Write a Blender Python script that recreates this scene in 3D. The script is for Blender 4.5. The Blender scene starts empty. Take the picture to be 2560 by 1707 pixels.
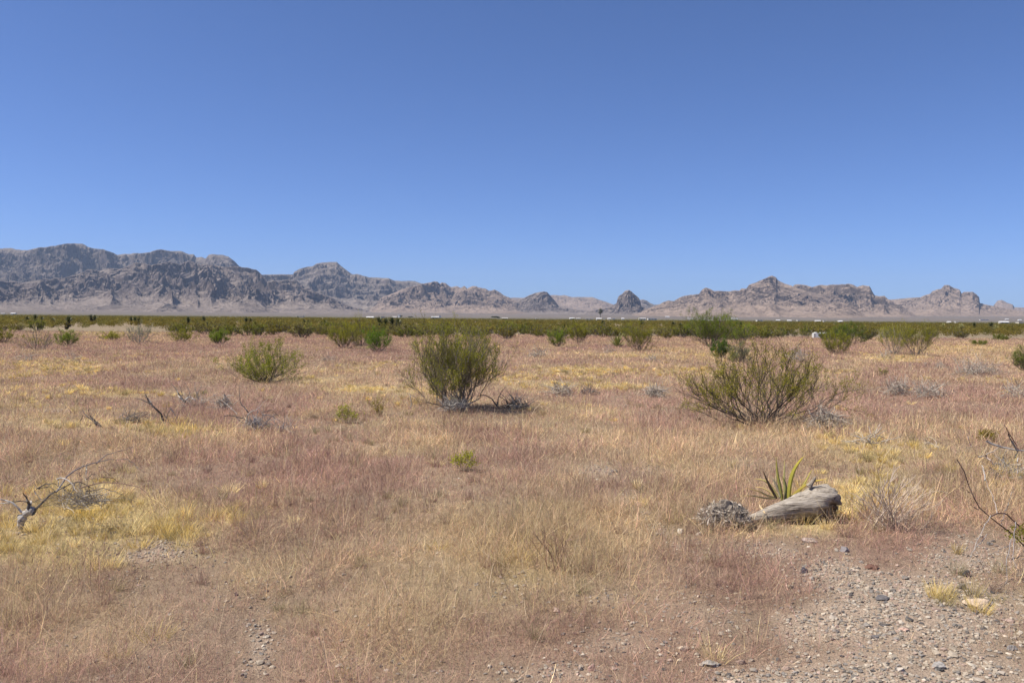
import bpy, math, random
import numpy as np
from mathutils import Matrix, Vector

# ------------------------------------------------------------------ camera geometry
FPX = 2133.0                      # focal length in photo pixels (2560 wide)
CH = 1.65                         # eye height
RHO = 0.0082                      # roll
PITCH = math.atan((853.5 - 796.0) / FPX)
SP, CP = math.sin(PITCH), math.cos(PITCH)
SR, CR = math.sin(RHO), math.cos(RHO)

def hor(px):
    return 785.5 + 21.0 * px / 2560.0

def pdir(px, py):
    """direction (arrays allowed) through a point of the picture, y component 1"""
    u = (np.asarray(px, float) - 1280.0) / FPX
    v = (853.5 - np.asarray(py, float)) / FPX
    a = u * CR - v * SR
    b = u * SR + v * CR
    dx, dy, dz = a, CP + b * SP, -SP + b * CP
    return dx / dy, dz / dy

def at(px, py, D):
    sx, sz = pdir(px, py)
    return np.array([sx * D, D, CH + sz * D])

def gdist(px, py):
    sx, sz = pdir(px, py)
    return -CH / sz

def project(x, y, z):
    a = x; zz = z - CH
    f = y * CP - zz * SP
    b = (y * SP + zz * CP) / f
    a = a / f
    u = a * CR + b * SR
    v = -a * SR + b * CR
    return 1280 + u * FPX, 853.5 - v * FPX

# ------------------------------------------------------------------ noise
def _h(ix, iy, s):
    n = (ix.astype(np.int64) * 374761393 + iy.astype(np.int64) * 668265263 + s * 1442695041) & 0xFFFFFFFF
    n = ((n ^ (n >> 13)) * 1274126177) & 0xFFFFFFFF
    n = ((n ^ (n >> 16)) * 2246822519) & 0xFFFFFFFF
    n = n ^ (n >> 15)
    return (n & 0xFFFFFF) / float(0xFFFFFF)

def vnoise(x, y, s=0):
    x = np.asarray(x, float); y = np.asarray(y, float)
    x, y = np.broadcast_arrays(x, y)
    ix = np.floor(x); iy = np.floor(y)
    fx = x - ix; fy = y - iy
    fx = fx * fx * fx * (fx * (fx * 6 - 15) + 10)
    fy = fy * fy * fy * (fy * (fy * 6 - 15) + 10)
    ix = ix.astype(np.int64); iy = iy.astype(np.int64)
    a = _h(ix, iy, s); b = _h(ix + 1, iy, s); c = _h(ix, iy + 1, s); d = _h(ix + 1, iy + 1, s)
    return (a + (b - a) * fx) * (1 - fy) + (c + (d - c) * fx) * fy      # 0..1

def fbm(x, y, s=0, o=4, g=0.5):
    t = 0; amp = 1; tot = 0
    for i in range(o):
        t = t + amp * (vnoise(x * 2 ** i + 17.3 * i, y * 2 ** i - 9.1 * i, s + i) * 2 - 1)
        tot += amp; amp *= g
    return t / tot                                                        # about -1..1

def ridged(x, y, s=0, o=4, g=0.55):
    t = 0; amp = 1; tot = 0; w = 1.0
    for i in range(o):
        n = 1 - np.abs(vnoise(x * 2 ** i + 31.7 * i, y * 2 ** i + 5.9 * i, s + i) * 2 - 1)
        n = n * n
        t = t + amp * n * w
        tot += amp; amp *= g
        w = np.clip(n * 1.6, 0, 1)
    return t / tot                                                        # 0..1

def sstep(a, b, x):
    t = np.clip((x - a) / (b - a), 0, 1)
    return t * t * (3 - 2 * t)

# ------------------------------------------------------------------ scene helpers
scene = bpy.context.scene
COL = scene.collection

def raw_mesh(name, V, F, cols=None, mat_idx=None, smooth=False):
    """V (n,3); F list of (m,k) index arrays; cols (n,3) per vertex"""
    V = np.ascontiguousarray(V, dtype=np.float32)
    if not isinstance(F, list): F = [F]
    F = [np.asarray(f, dtype=np.int32) for f in F if len(f)]
    me = bpy.data.meshes.new(name)
    nl = sum(f.size for f in F); nf = sum(len(f) for f in F)
    me.vertices.add(len(V)); me.vertices.foreach_set('co', V.ravel())
    me.loops.add(nl); me.loops.foreach_set('vertex_index', np.concatenate([f.ravel() for f in F]))
    me.polygons.add(nf)
    cnt = np.concatenate([np.full(len(f), f.shape[1], np.int32) for f in F])
    st = np.concatenate([[0], np.cumsum(cnt)[:-1]]).astype(np.int32)
    me.polygons.foreach_set('loop_start', st)
    if mat_idx is not None:
        me.polygons.foreach_set('material_index', np.asarray(mat_idx, np.int32))
    me.update(calc_edges=True)
    if smooth:
        me.polygons.foreach_set('use_smooth', np.ones(nf, bool))
    else:
        me.polygons.foreach_set('use_smooth', np.zeros(nf, bool))
    if cols is not None:
        at_ = me.color_attributes.new('tone', 'FLOAT_COLOR', 'POINT')
        c4 = np.ones((len(V), 4), np.float32); c4[:, :3] = cols
        at_.data.foreach_set('color', c4.ravel())
    return me

def obj(name, me, mats=None, parent=None, loc=None):
    o = bpy.data.objects.new(name, me); COL.objects.link(o)
    if mats is not None:
        for m in (mats if isinstance(mats, (list, tuple)) else [mats]): me.materials.append(m)
    if parent is not None: o.parent = parent
    if loc is not None: o.location = loc
    return o

def tag(o, label, cat=None, group=None, kind=None):
    o['label'] = label
    if cat: o['category'] = cat
    if group: o['group'] = group
    if kind: o['kind'] = kind
    return o

def thing(name, label, cat, loc=(0, 0, 0), group=None):
    o = bpy.data.objects.new(name, None); COL.objects.link(o)
    o.location = loc; o.empty_display_size = 0.2
    return tag(o, label, cat, group)

class MB:
    """collects vertices, faces and per vertex tone"""
    def __init__(s): s.V = []; s.F = {}; s.C = []; s.n = 0
    def add(s, V, F, c):
        V = np.asarray(V, float); F = np.asarray(F)
        s.V.append(V)
        c = np.asarray(c, float)
        if c.ndim == 1: c = np.tile(c, (len(V), 1))
        s.C.append(c)
        s.F.setdefault(F.shape[1], []).append(F + s.n); s.n += len(V)
    def mesh(s, name, smooth=False):
        return raw_mesh(name, np.concatenate(s.V), [np.concatenate(v) for v in s.F.values()], np.concatenate(s.C), smooth=smooth)

def tubes(P, R, sides, col, mb):
    """P (N,K,3) polylines, R (N,K) radii, col (N,3) or (N,K,3) or (3,)"""
    P = np.asarray(P, float); N, K, _ = P.shape
    R = np.broadcast_to(np.asarray(R, float), (N, K))
    T = np.gradient(P, axis=1)
    T /= np.linalg.norm(T, axis=2, keepdims=True) + 1e-9
    ref = np.where(np.abs(T[..., 2:3]) > 0.9, np.array([1.0, 0, 0]), np.array([0, 0, 1.0]))
    A = np.cross(T, ref); A /= np.linalg.norm(A, axis=2, keepdims=True) + 1e-9
    B = np.cross(T, A)
    th = np.arange(sides) * 2 * np.pi / sides
    V = P[:, :, None, :] + R[:, :, None, None] * (np.cos(th)[None, None, :, None] * A[:, :, None, :] + np.sin(th)[None, None, :, None] * B[:, :, None, :])
    idx = np.arange(N * K * sides).reshape(N, K, sides)
    a = idx[:, :-1]; b = idx[:, 1:]
    F = np.stack([a, np.roll(a, -1, 2), np.roll(b, -1, 2), b], -1).reshape(-1, 4)
    col = np.asarray(col, float)
    if col.ndim == 1: C = np.tile(col, (N * K * sides, 1))
    elif col.ndim == 2: C = np.repeat(col, K * sides, 0)
    else: C = np.repeat(col.reshape(-1, 3), sides, 0)
    mb.add(V.reshape(-1, 3), F, C)

def ribbons(P, Wd, col, rng, side=None):
    """P (N,K,3); Wd (N,K) half widths; col (N,K,3) -> V,F,C"""
    N, K, _ = P.shape
    if side is None:
        th = rng.random(N) * 2 * np.pi
        side = np.stack([np.cos(th), np.sin(th), 0.25 * (rng.random(N) - .5)], -1)
    V = np.stack([P - side[:, None, :] * Wd[:, :, None], P + side[:, None, :] * Wd[:, :, None]], 2)
    idx = np.arange(N * K * 2).reshape(N, K, 2)
    F = np.stack([idx[:, :-1, 0], idx[:, :-1, 1], idx[:, 1:, 1], idx[:, 1:, 0]], -1).reshape(-1, 4)
    C = np.repeat(col.reshape(-1, 3), 2, 0)
    return V.reshape(-1, 3), F, C

def rand_unit(rng, n):
    v = rng.normal(size=(n, 3)); return v / (np.linalg.norm(v, axis=1, keepdims=True) + 1e-9)

def leaf_quads(C, L, Wd, col, rng, mb, up=0.0):
    n = len(C)
    a = rand_unit(rng, n); a[:, 2] += up; a /= np.linalg.norm(a, axis=1, keepdims=True)
    b = np.cross(a, rand_unit(rng, n)); b /= np.linalg.norm(b, axis=1, keepdims=True) + 1e-9
    L = np.broadcast_to(L, n)[:, None]; Wd = np.broadcast_to(Wd, n)[:, None]
    V = np.stack([C - a * L * .5, C + b * Wd * .5, C + a * L * .5, C - b * Wd * .5], 1).reshape(-1, 3)
    F = np.arange(n * 4).reshape(n, 4)
    mb.add(V, F, np.repeat(col, 4, 0))

# ------------------------------------------------------------------ materials
def new_mat(name):
    m = bpy.data.materials.new(name); m.use_nodes = True
    nt = m.node_tree; nt.nodes.clear()
    out = nt.nodes.new('ShaderNodeOutputMaterial')
    return m, nt, out

def N(nt, t, **kw):
    n = nt.nodes.new(t)
    for k, v in kw.items():
        if k.startswith('_'): setattr(n, k[1:], v)
        else: n.inputs[k].default_value = v
    return n

def tone_mat(name, rough=0.9, translucent=0.0, gain=(1, 1, 1), noise=0.0, nscale=20.0, bump=0.0, spec=0.1):
    m, nt, out = new_mat(name)
    at_ = N(nt, 'ShaderNodeAttribute', _attribute_name='tone')
    src = at_.outputs['Color']
    if gain != (1, 1, 1):
        mx = N(nt, 'ShaderNodeMix', _data_type='RGBA', _blend_type='MULTIPLY'); mx.inputs[0].default_value = 1
        mx.inputs[7].default_value = (*gain, 1); nt.links.new(src, mx.inputs[6]); src = mx.outputs[2]
    bs = N(nt, 'ShaderNodeBsdfPrincipled'); bs.inputs['Roughness'].default_value = rough
    bs.inputs['Specular IOR Level'].default_value = spec
    if noise > 0 or bump > 0:
        tc = N(nt, 'ShaderNodeTexCoord')
        nz = N(nt, 'ShaderNodeTexNoise', Scale=nscale, Detail=6.0, Roughness=0.65)
        nt.links.new(tc.outputs['Object'], nz.inputs['Vector'])
        if noise > 0:
            mr = N(nt, 'ShaderNodeMapRange'); mr.inputs[1].default_value = 0.3; mr.inputs[2].default_value = 0.7
            mr.inputs[3].default_value = 1 - noise; mr.inputs[4].default_value = 1 + noise
            nt.links.new(nz.outputs[0], mr.inputs[0])
            mx = N(nt, 'ShaderNodeMix', _data_type='RGBA', _blend_type='MULTIPLY'); mx.inputs[0].default_value = 1
            nt.links.new(src, mx.inputs[6]); nt.links.new(mr.outputs[0], mx.inputs[7]); src = mx.outputs[2]
        if bump > 0:
            bp = N(nt, 'ShaderNodeBump', Strength=bump, Distance=0.02)
            nt.links.new(nz.outputs[0], bp.inputs['Height']); nt.links.new(bp.outputs[0], bs.inputs['Normal'])
    nt.links.new(src, bs.inputs['Base Color'])
    if translucent > 0:
        tr = N(nt, 'ShaderNodeBsdfTranslucent'); nt.links.new(src, tr.inputs['Color'])
        ms = N(nt, 'ShaderNodeMixShader'); ms.inputs[0].default_value = translucent
        nt.links.new(bs.outputs[0], ms.inputs[1]); nt.links.new(tr.outputs[0], ms.inputs[2])
        nt.links.new(ms.outputs[0], out.inputs['Surface'])
    else:
        nt.links.new(bs.outputs[0], out.inputs['Surface'])
    return m

def plain_mat(name, col, rough=0.7, noise=0.12, nscale=1.5):
    m, nt, out = new_mat(name)
    tc = N(nt, 'ShaderNodeTexCoord'); nz = N(nt, 'ShaderNodeTexNoise', Scale=nscale, Detail=4.0)
    nt.links.new(tc.outputs['Object'], nz.inputs['Vector'])
    cr = N(nt, 'ShaderNodeValToRGB')
    cr.color_ramp.elements[0].position = .3; cr.color_ramp.elements[1].position = .7
    cr.color_ramp.elements[0].color = (*[c * (1 - noise) for c in col], 1)
    cr.color_ramp.elements[1].color = (*[min(1, c * (1 + noise)) for c in col], 1)
    nt.links.new(nz.outputs[0], cr.inputs[0])
    bs = N(nt, 'ShaderNodeBsdfPrincipled'); bs.inputs['Roughness'].default_value = rough
    bs.inputs['Specular IOR Level'].default_value = 0.2
    nt.links.new(cr.outputs[0], bs.inputs['Base Color']); nt.links.new(bs.outputs[0], out.inputs['Surface'])
    return m

M_GRASS = tone_mat('dry_grass_blades', 0.75, 0.35, spec=0.15)
M_LEAF = tone_mat('shrub_leaves', 0.7, 0.5, spec=0.05)
M_WOOD = tone_mat('shrub_wood', 0.9, 0, noise=0.25, nscale=30)
M_STONE = tone_mat('stones', 0.9, 0, noise=0.2, nscale=40, bump=0.4)
M_YLEAF = tone_mat('yucca_leaves', 0.45, 0.12, noise=0.15, nscale=12, spec=0.4)

def log_material():
    m, nt, out = new_mat('weathered_log_wood')
    at_ = N(nt, 'ShaderNodeAttribute', _attribute_name='tone')
    tc = N(nt, 'ShaderNodeTexCoord'); mp = N(nt, 'ShaderNodeMapping'); mp.inputs['Scale'].default_value = (5, 60, 60)
    mp.inputs['Rotation'].default_value = (0, 0.18, 0)
    nt.links.new(tc.outputs['Object'], mp.inputs['Vector'])
    nz = N(nt, 'ShaderNodeTexNoise', Scale=1.0, Detail=7.0, Roughness=0.7)
    nt.links.new(mp.outputs[0], nz.inputs['Vector'])
    cr = N(nt, 'ShaderNodeValToRGB'); e = cr.color_ramp.elements
    e[0].position = .34; e[0].color = (.15, .125, .105, 1); e[1].position = .66; e[1].color = (1.12, 1.11, 1.08, 1)
    e2 = cr.color_ramp.elements.new(.44); e2.color = (.66, .63, .59, 1)
    nt.links.new(nz.outputs[0], cr.inputs[0])
    mx = N(nt, 'ShaderNodeMix', _data_type='RGBA', _blend_type='MULTIPLY'); mx.inputs[0].default_value = 1
    nt.links.new(at_.outputs['Color'], mx.inputs[6]); nt.links.new(cr.outputs[0], mx.inputs[7])
    bs = N(nt, 'ShaderNodeBsdfPrincipled'); bs.inputs['Roughness'].default_value = .85
    bs.inputs['Specular IOR Level'].default_value = .15
    bp = N(nt, 'ShaderNodeBump', Strength=1.0, Distance=.03)
    nt.links.new(nz.outputs[0], bp.inputs['Height']); nt.links.new(bp.outputs[0], bs.inputs['Normal'])
    nt.links.new(mx.outputs[2], bs.inputs['Base Color']); nt.links.new(bs.outputs[0], out.inputs['Surface'])
    return m

def ground_material():
    """vertex tone carries the soil / litter colour (placed over metres); grain and pebbles are procedural"""
    m, nt, out = new_mat('desert_ground')
    at_ = N(nt, 'ShaderNodeAttribute', _attribute_name='tone')
    geo = N(nt, 'ShaderNodeNewGeometry')
    n1 = N(nt, 'ShaderNodeTexNoise', Scale=9.0, Detail=8.0, Roughness=0.7)
    n2 = N(nt, 'ShaderNodeTexNoise', Scale=70.0, Detail=4.0, Roughness=0.7)
    n3 = N(nt, 'ShaderNodeTexNoise', Scale=0.012, Detail=7.0, Roughness=0.65)
    vo = N(nt, 'ShaderNodeTexVoronoi', Scale=42.0)
    for n in (n1, n2, n3, vo): nt.links.new(geo.outputs['Position'], n.inputs['Vector'])
    src = at_.outputs['Color']
    for nz, lo, hi in ((n1, .78, 1.2), (n2, .72, 1.28), (n3, .8, 1.2)):
        mr = N(nt, 'ShaderNodeMapRange'); mr.inputs[1].default_value = .3; mr.inputs[2].default_value = .7
        mr.inputs[3].default_value = lo; mr.inputs[4].default_value = hi
        nt.links.new(nz.outputs[0], mr.inputs[0])
        mx = N(nt, 'ShaderNodeMix', _data_type='RGBA', _blend_type='MULTIPLY'); mx.inputs[0].default_value = 1
        nt.links.new(src, mx.inputs[6]); nt.links.new(mr.outputs[0], mx.inputs[7]); src = mx.outputs[2]
    bs = N(nt, 'ShaderNodeBsdfPrincipled'); bs.inputs['Roughness'].default_value = .95
    bs.inputs['Specular IOR Level'].default_value = .05
    ad = N(nt, 'ShaderNodeMath', _operation='ADD'); nt.links.new(n2.outputs[0], ad.inputs[0]); nt.links.new(n1.outputs[0], ad.inputs[1])
    bp = N(nt, 'ShaderNodeBump', Strength=.9, Distance=.025)
    nt.links.new(ad.outputs[0], bp.inputs['Height']); nt.links.new(bp.outputs[0], bs.inputs['Normal'])
    nt.links.new(src, bs.inputs['Base Color']); nt.links.new(bs.outputs[0], out.inputs['Surface'])
    return m

def rock_material(name, scree, cliff, strata=0.35):
    m, nt, out = new_mat(name)
    geo = N(nt, 'ShaderNodeNewGeometry')
    sp = N(nt, 'ShaderNodeSeparateXYZ'); nt.links.new(geo.outputs['True Normal'], sp.inputs[0])
    nz = N(nt, 'ShaderNodeTexNoise', Scale=.006, Detail=9.0, Roughness=.68)
    nf = N(nt, 'ShaderNodeTexNoise', Scale=.045, Detail=6.0, Roughness=.75)
    mp = N(nt, 'ShaderNodeMapping'); mp.inputs['Scale'].default_value = (.002, .002, .045)
    nt.links.new(geo.outputs['Position'], mp.inputs['Vector'])
    ns = N(nt, 'ShaderNodeTexNoise', Scale=1.0, Detail=5.0, Roughness=.6)
    nt.links.new(mp.outputs[0], ns.inputs['Vector'])
    for n in (nz, nf): nt.links.new(geo.outputs['Position'], n.inputs['Vector'])
    n4 = N(nt, 'ShaderNodeTexNoise', Scale=.020, Detail=8.0, Roughness=.72); nt.links.new(geo.outputs['Position'], n4.inputs['Vector'])
    # steepness + noise -> cliff factor
    ma = N(nt, 'ShaderNodeMath', _operation='MULTIPLY_ADD'); ma.inputs[1].default_value = .75
    nt.links.new(n4.outputs[0], ma.inputs[0]); nt.links.new(sp.outputs[2], ma.inputs[2])
    mr = N(nt, 'ShaderNodeMapRange'); mr.inputs[1].default_value = 1.09; mr.inputs[2].default_value = .86
    nt.links.new(ma.outputs[0], mr.inputs[0])
    def ramp(nz, c, lo, hi):
        r = N(nt, 'ShaderNodeMapRange'); r.inputs[1].default_value = .32; r.inputs[2].default_value = .68; nt.links.new(nz.outputs[0], r.inputs[0])
        k = N(nt, 'ShaderNodeMix', _data_type='RGBA'); k.inputs[6].default_value = (*[v * lo for v in c], 1); k.inputs[7].default_value = (*[v * hi for v in c], 1)
        nt.links.new(r.outputs[0], k.inputs[0]); return k
    cs = ramp(nz, scree, .75, 1.25); cc = ramp(n4, cliff, .55, 1.75)
    mx = N(nt, 'ShaderNodeMix', _data_type='RGBA'); nt.links.new(mr.outputs[0], mx.inputs[0])
    nt.links.new(cs.outputs[2], mx.inputs[6]); nt.links.new(cc.outputs[2], mx.inputs[7])
    # scattered dark desert scrub and varnish on the slopes
    vr = N(nt, 'ShaderNodeMapRange'); vr.inputs[1].default_value = .47; vr.inputs[2].default_value = .61; vr.inputs[3].default_value = 0; vr.inputs[4].default_value = .70
    nt.links.new(nf.outputs[0], vr.inputs[0])
    m2 = N(nt, 'ShaderNodeMix', _data_type='RGBA'); nt.links.new(vr.outputs[0], m2.inputs[0]); nt.links.new(mx.outputs[2], m2.inputs[6])
    m2.inputs[7].default_value = (*[c * .8 for c in cliff], 1)
    bp = N(nt, 'ShaderNodeBump', Strength=.6, Distance=9.0); nt.links.new(n4.outputs[0], bp.inputs['Height'])
    bs = N(nt, 'ShaderNodeBsdfDiffuse'); nt.links.new(m2.outputs[2], bs.inputs['Color']); nt.links.new(bp.outputs[0], bs.inputs['Normal'])
    nt.links.new(bs.outputs[0], out.inputs['Surface'])
    return m

# ------------------------------------------------------------------ world, sun, camera
SUN_EL = math.radians(54)
SUN_AZ = math.radians(-97)        # clockwise from +Y (view direction): to the left and a little behind
sun_vec = Vector((math.sin(SUN_AZ) * math.cos(SUN_EL), math.cos(SUN_AZ) * math.cos(SUN_EL), math.sin(SUN_EL)))
world = bpy.data.worlds.new('World'); scene.world = world; world.use_nodes = True
wn = world.node_tree; wn.nodes.clear()
wo = wn.nodes.new('ShaderNodeOutputWorld'); bg = wn.nodes.new('ShaderNodeBackground')
sky = wn.nodes.new('ShaderNodeTexSky'); sky.sky_type = 'NISHITA'; sky.sun_disc = False
sky.sun_elevation = SUN_EL; sky.sun_rotation = SUN_AZ
sky.altitude = 1600; sky.air_density = 0.66; sky.dust_density = 2.2; sky.ozone_density = 10.0
bg.inputs['Strength'].default_value = 0.09
wb_ = wn.nodes.new('ShaderNodeMix'); wb_.data_type = 'RGBA'; wb_.blend_type = 'MULTIPLY'; wb_.inputs[0].default_value = 1
wb_.inputs[7].default_value = (.93, .94, 1.035, 1)            # the camera's cool white balance
wn.links.new(sky.outputs[0], wb_.inputs[6]); wn.links.new(wb_.outputs[2], bg.inputs[0]); wn.links.new(bg.outputs[0], wo.inputs[0])

sl = bpy.data.lights.new('sun', 'SUN'); sl.energy = 4.4; sl.angle = math.radians(.53); sl.color = (1, .93, .82)
so = bpy.data.objects.new('sun', sl); COL.objects.link(so)
so.rotation_euler = sun_vec.to_track_quat('Z', 'Y').to_euler(); so.location = (-30, -20, 60)

cam = bpy.data.cameras.new('camera'); cam.sensor_width = 36; cam.lens = 36 * FPX / 2560
cam.clip_start = .05; cam.clip_end = 60000
co = bpy.data.objects.new('camera', cam); COL.objects.link(co); scene.camera = co
Rv = Vector((1, 0, 0)); Uv = Vector((0, SP, CP)); Fv = Vector((0, CP, -SP))
Xc = CR * Rv + SR * Uv; Yc = -SR * Rv + CR * Uv; Zc = -Fv
mw = Matrix(((Xc[0], Yc[0], Zc[0], 0), (Xc[1], Yc[1], Zc[1], 0), (Xc[2], Yc[2], Zc[2], CH), (0, 0, 0, 1)))
co.matrix_world = mw
scene.view_settings.view_transform = 'Standard'; scene.view_settings.look = 'None'
scene.view_settings.exposure = 0.73; scene.view_settings.gamma = 1

# ------------------------------------------------------------------ the lie of the land
def relief(x, y):
    r = np.hypot(x, y)
    k = 1 / (1 + (r / 60) ** 2)
    return (0.05 * fbm(x / 2.7, y / 2.7, 5, 3) + 0.018 * fbm(x / .6, y / .6, 9, 3)) * k

def fan(r):
    r = np.asarray(r, float)
    a = np.clip(r - 1000, 0, 3000)
    return 17 * (a / 3000) ** 2 + np.clip(r - 4000, 0, None) * .0113

def gz(x, y):
    return relief(x, y) + fan(np.hypot(x, y))

def on(px, py):
    """ground point under a picture point (near plain)"""
    sx, sz = pdir(px, py); D = -CH / sz
    x, y = sx * D, D
    return np.array([x, y, float(gz(x, y))])

# patches of the plain, measured in the photograph: (px, py, rx, ry, strength)
BARE = [(240, 1325, 210, 45, .5), (2320, 1550, 340, 130, 1.2), (2080, 1440, 140, 55, .9), (2420, 1420, 200, 60, .8), (1950, 1390, 110, 35, .7), (2270, 1695, 340, 90, 1.2), (1930, 1680, 120, 50, .6),
        (1610, 1290, 26, 22, .7), (1650, 1330, 40, 22, .8), (1700, 1365, 55, 22, .9), (1770, 1395, 55, 20, .7), (1570, 1240, 24, 20, .5),
        (1500, 1175, 70, 24, .7), (1610, 1170, 45, 26, .6), (385, 1365, 140, 45, .9), (130, 1030, 95, 7, .9), 
        (650, 1610, 50, 120, .85), (560, 1480, 60, 35, .3), (690, 1460, 55, 40, .4), (1530, 1490, 80, 28, .6), (1540, 1600, 180, 70, .62),
        (1400, 1670, 280, 70, .62), (1740, 1540, 190, 90, .55), (940, 1660, 150, 60, .35), (1300, 1480, 120, 40, .4), (690, 870, 60, 8, .5), (350, 815, 22, 5, .9), (470, 1085, 50, 5, .7),
        (280, 830, 120, 9, .5), (1380, 850, 60, 8, .3)]
YELL = [(230, 1300, 265, 72, 1.3), (120, 1370, 170, 60, 1.1), (420, 1330, 95, 52, 1.0), (430, 1085, 140, 16, 1.1), (250, 1065, 200, 14, .7), (60, 1000, 200, 70, .35), (300, 985, 160, 12, .7), (150, 915, 170, 16, .8), (330, 890, 90, 8, .4),
        (1480, 928, 180, 14, .9), (1720, 930, 160, 12, .8), (1510, 965, 150, 9, .8), (1570, 890, 120, 8, .7), (2160, 1235, 145, 50, 1.25), (2100, 1272, 50, 36, 1.3), (2035, 1312, 62, 30, 1.3), (2180, 1120, 110, 40, .5), (2240, 897, 100, 7, 1.0), (2300, 1130, 60, 25, .5),
        (1800, 890, 140, 18, .6), (2400, 870, 220, 14, .6), (2510, 900, 60, 16, .5), (900, 975, 160, 8, .6), (720, 950, 110, 10, .6), (2440, 1520, 130, 35, .5), (300, 830, 160, 16, .7),
        (600, 900, 110, 8, .5), (2500, 1180, 90, 40, .5), (1330, 1400, 120, 40, .35), (2060, 1185, 90, 20, .3), (1000, 1060, 240, 12, .2), (1120, 990, 40, 7, .4), (2100, 930, 60, 12, .4)]
STRAW = [(1960, 1335, 150, 16, 1.0), (1150, 1420, 420, 190, 1.0), (1480, 1330, 170, 90, .9), (1000, 1550, 320, 120, .9), (1750, 1150, 200, 40, .4), (200, 1560, 320, 110, .6), (1850, 1090, 300, 35, .6), (1000, 1130, 300, 40, .4), (2350, 1060, 240, 40, .4),
         (600, 1100, 200, 30, .3), (300, 1120, 250, 40, .3), (1500, 1080, 260, 40, .35), (1100, 1290, 220, 60, .5), (2480, 880, 140, 20, .4), (900, 960, 300, 30, .3)]
PINK = [(750, 1230, 330, 130, .9), (1250, 1170, 250, 50, .9), (2200, 1380, 230, 60, 1.0), (1350, 1600, 500, 90, .8), (1830, 1480, 160, 80, .7), (900, 1350, 130, 70, .7), (500, 1430, 250, 70, .3), (2250, 1000, 220, 40, .7), (600, 1010, 180, 30, .7),
        (400, 890, 200, 12, .8), (1500, 1000, 240, 25, .5), (1650, 1060, 120, 30, .8), (2050, 1180, 200, 50, .5), (1480, 1230, 130, 50, .7), (2000, 1640, 120, 60, .6), (330, 960, 100, 10, .5), (1400, 940, 60, 10, .6), (700, 1330, 60, 60, .5)]

def blobs(px, py, L, wob):
    t = np.zeros_like(px)
    for cx, cy, rx, ry, s in L:
        d = ((px - cx) / rx) ** 2 + ((py - cy) / ry) ** 2
        t = np.maximum(t, s * np.exp(-1.1 * (d * (1 + .0) + wob * np.minimum(d, 1.5))))
    return t

def patches(x, y):
    """(bare, yellow, straw, pink) cover of the plain at points of the ground"""
    px, py = project(x, y, np.zeros_like(x))
    far = y > 3
    px = np.where(far, px, 1280 + 400 * x); py = np.where(far, py, 1800)
    w = fbm(x / .55, y / .9, 21, 4) * 1.3
    b = blobs(px, py, BARE, w); ye = blobs(px, py, YELL, w); st = blobs(px, py, STRAW, w); pk = blobs(px, py, PINK, w)
    n1 = fbm(x / 1.6, y / 2.2, 31, 4); n2 = fbm(x / 2.3, y / 3.4, 41, 4); n3 = fbm(x / 4.5, y / 6, 51, 4)
    st = np.clip(st + .55 * sstep(.02, .45, n1) + .1, 0, 1.3)
    pk = np.clip(pk + .55 * sstep(.02, .4, n2), 0, 1.3)
    ye = np.clip(ye + .38 * sstep(.22, .5, n3) * sstep(9, 20, y), 0, 1.3)
    b = np.clip(b + .18 * sstep(.3, .6, fbm(x / .9, y / 1.3, 61, 4)), 0, 1.2)
    return b, ye, st, pk

C_PINK = np.array([.378, .236, .184]); C_STRAW = np.array([.575, .435, .255]); C_YEL = np.array([.70, .555, .25]); C_BASE = np.array([.43, .302, .200])
C_SOIL = np.array([.42, .322, .240]); C_GRAV = np.array([.40, .315, .235]); C_SCRUB = np.array([.125, .11, .04])

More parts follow.
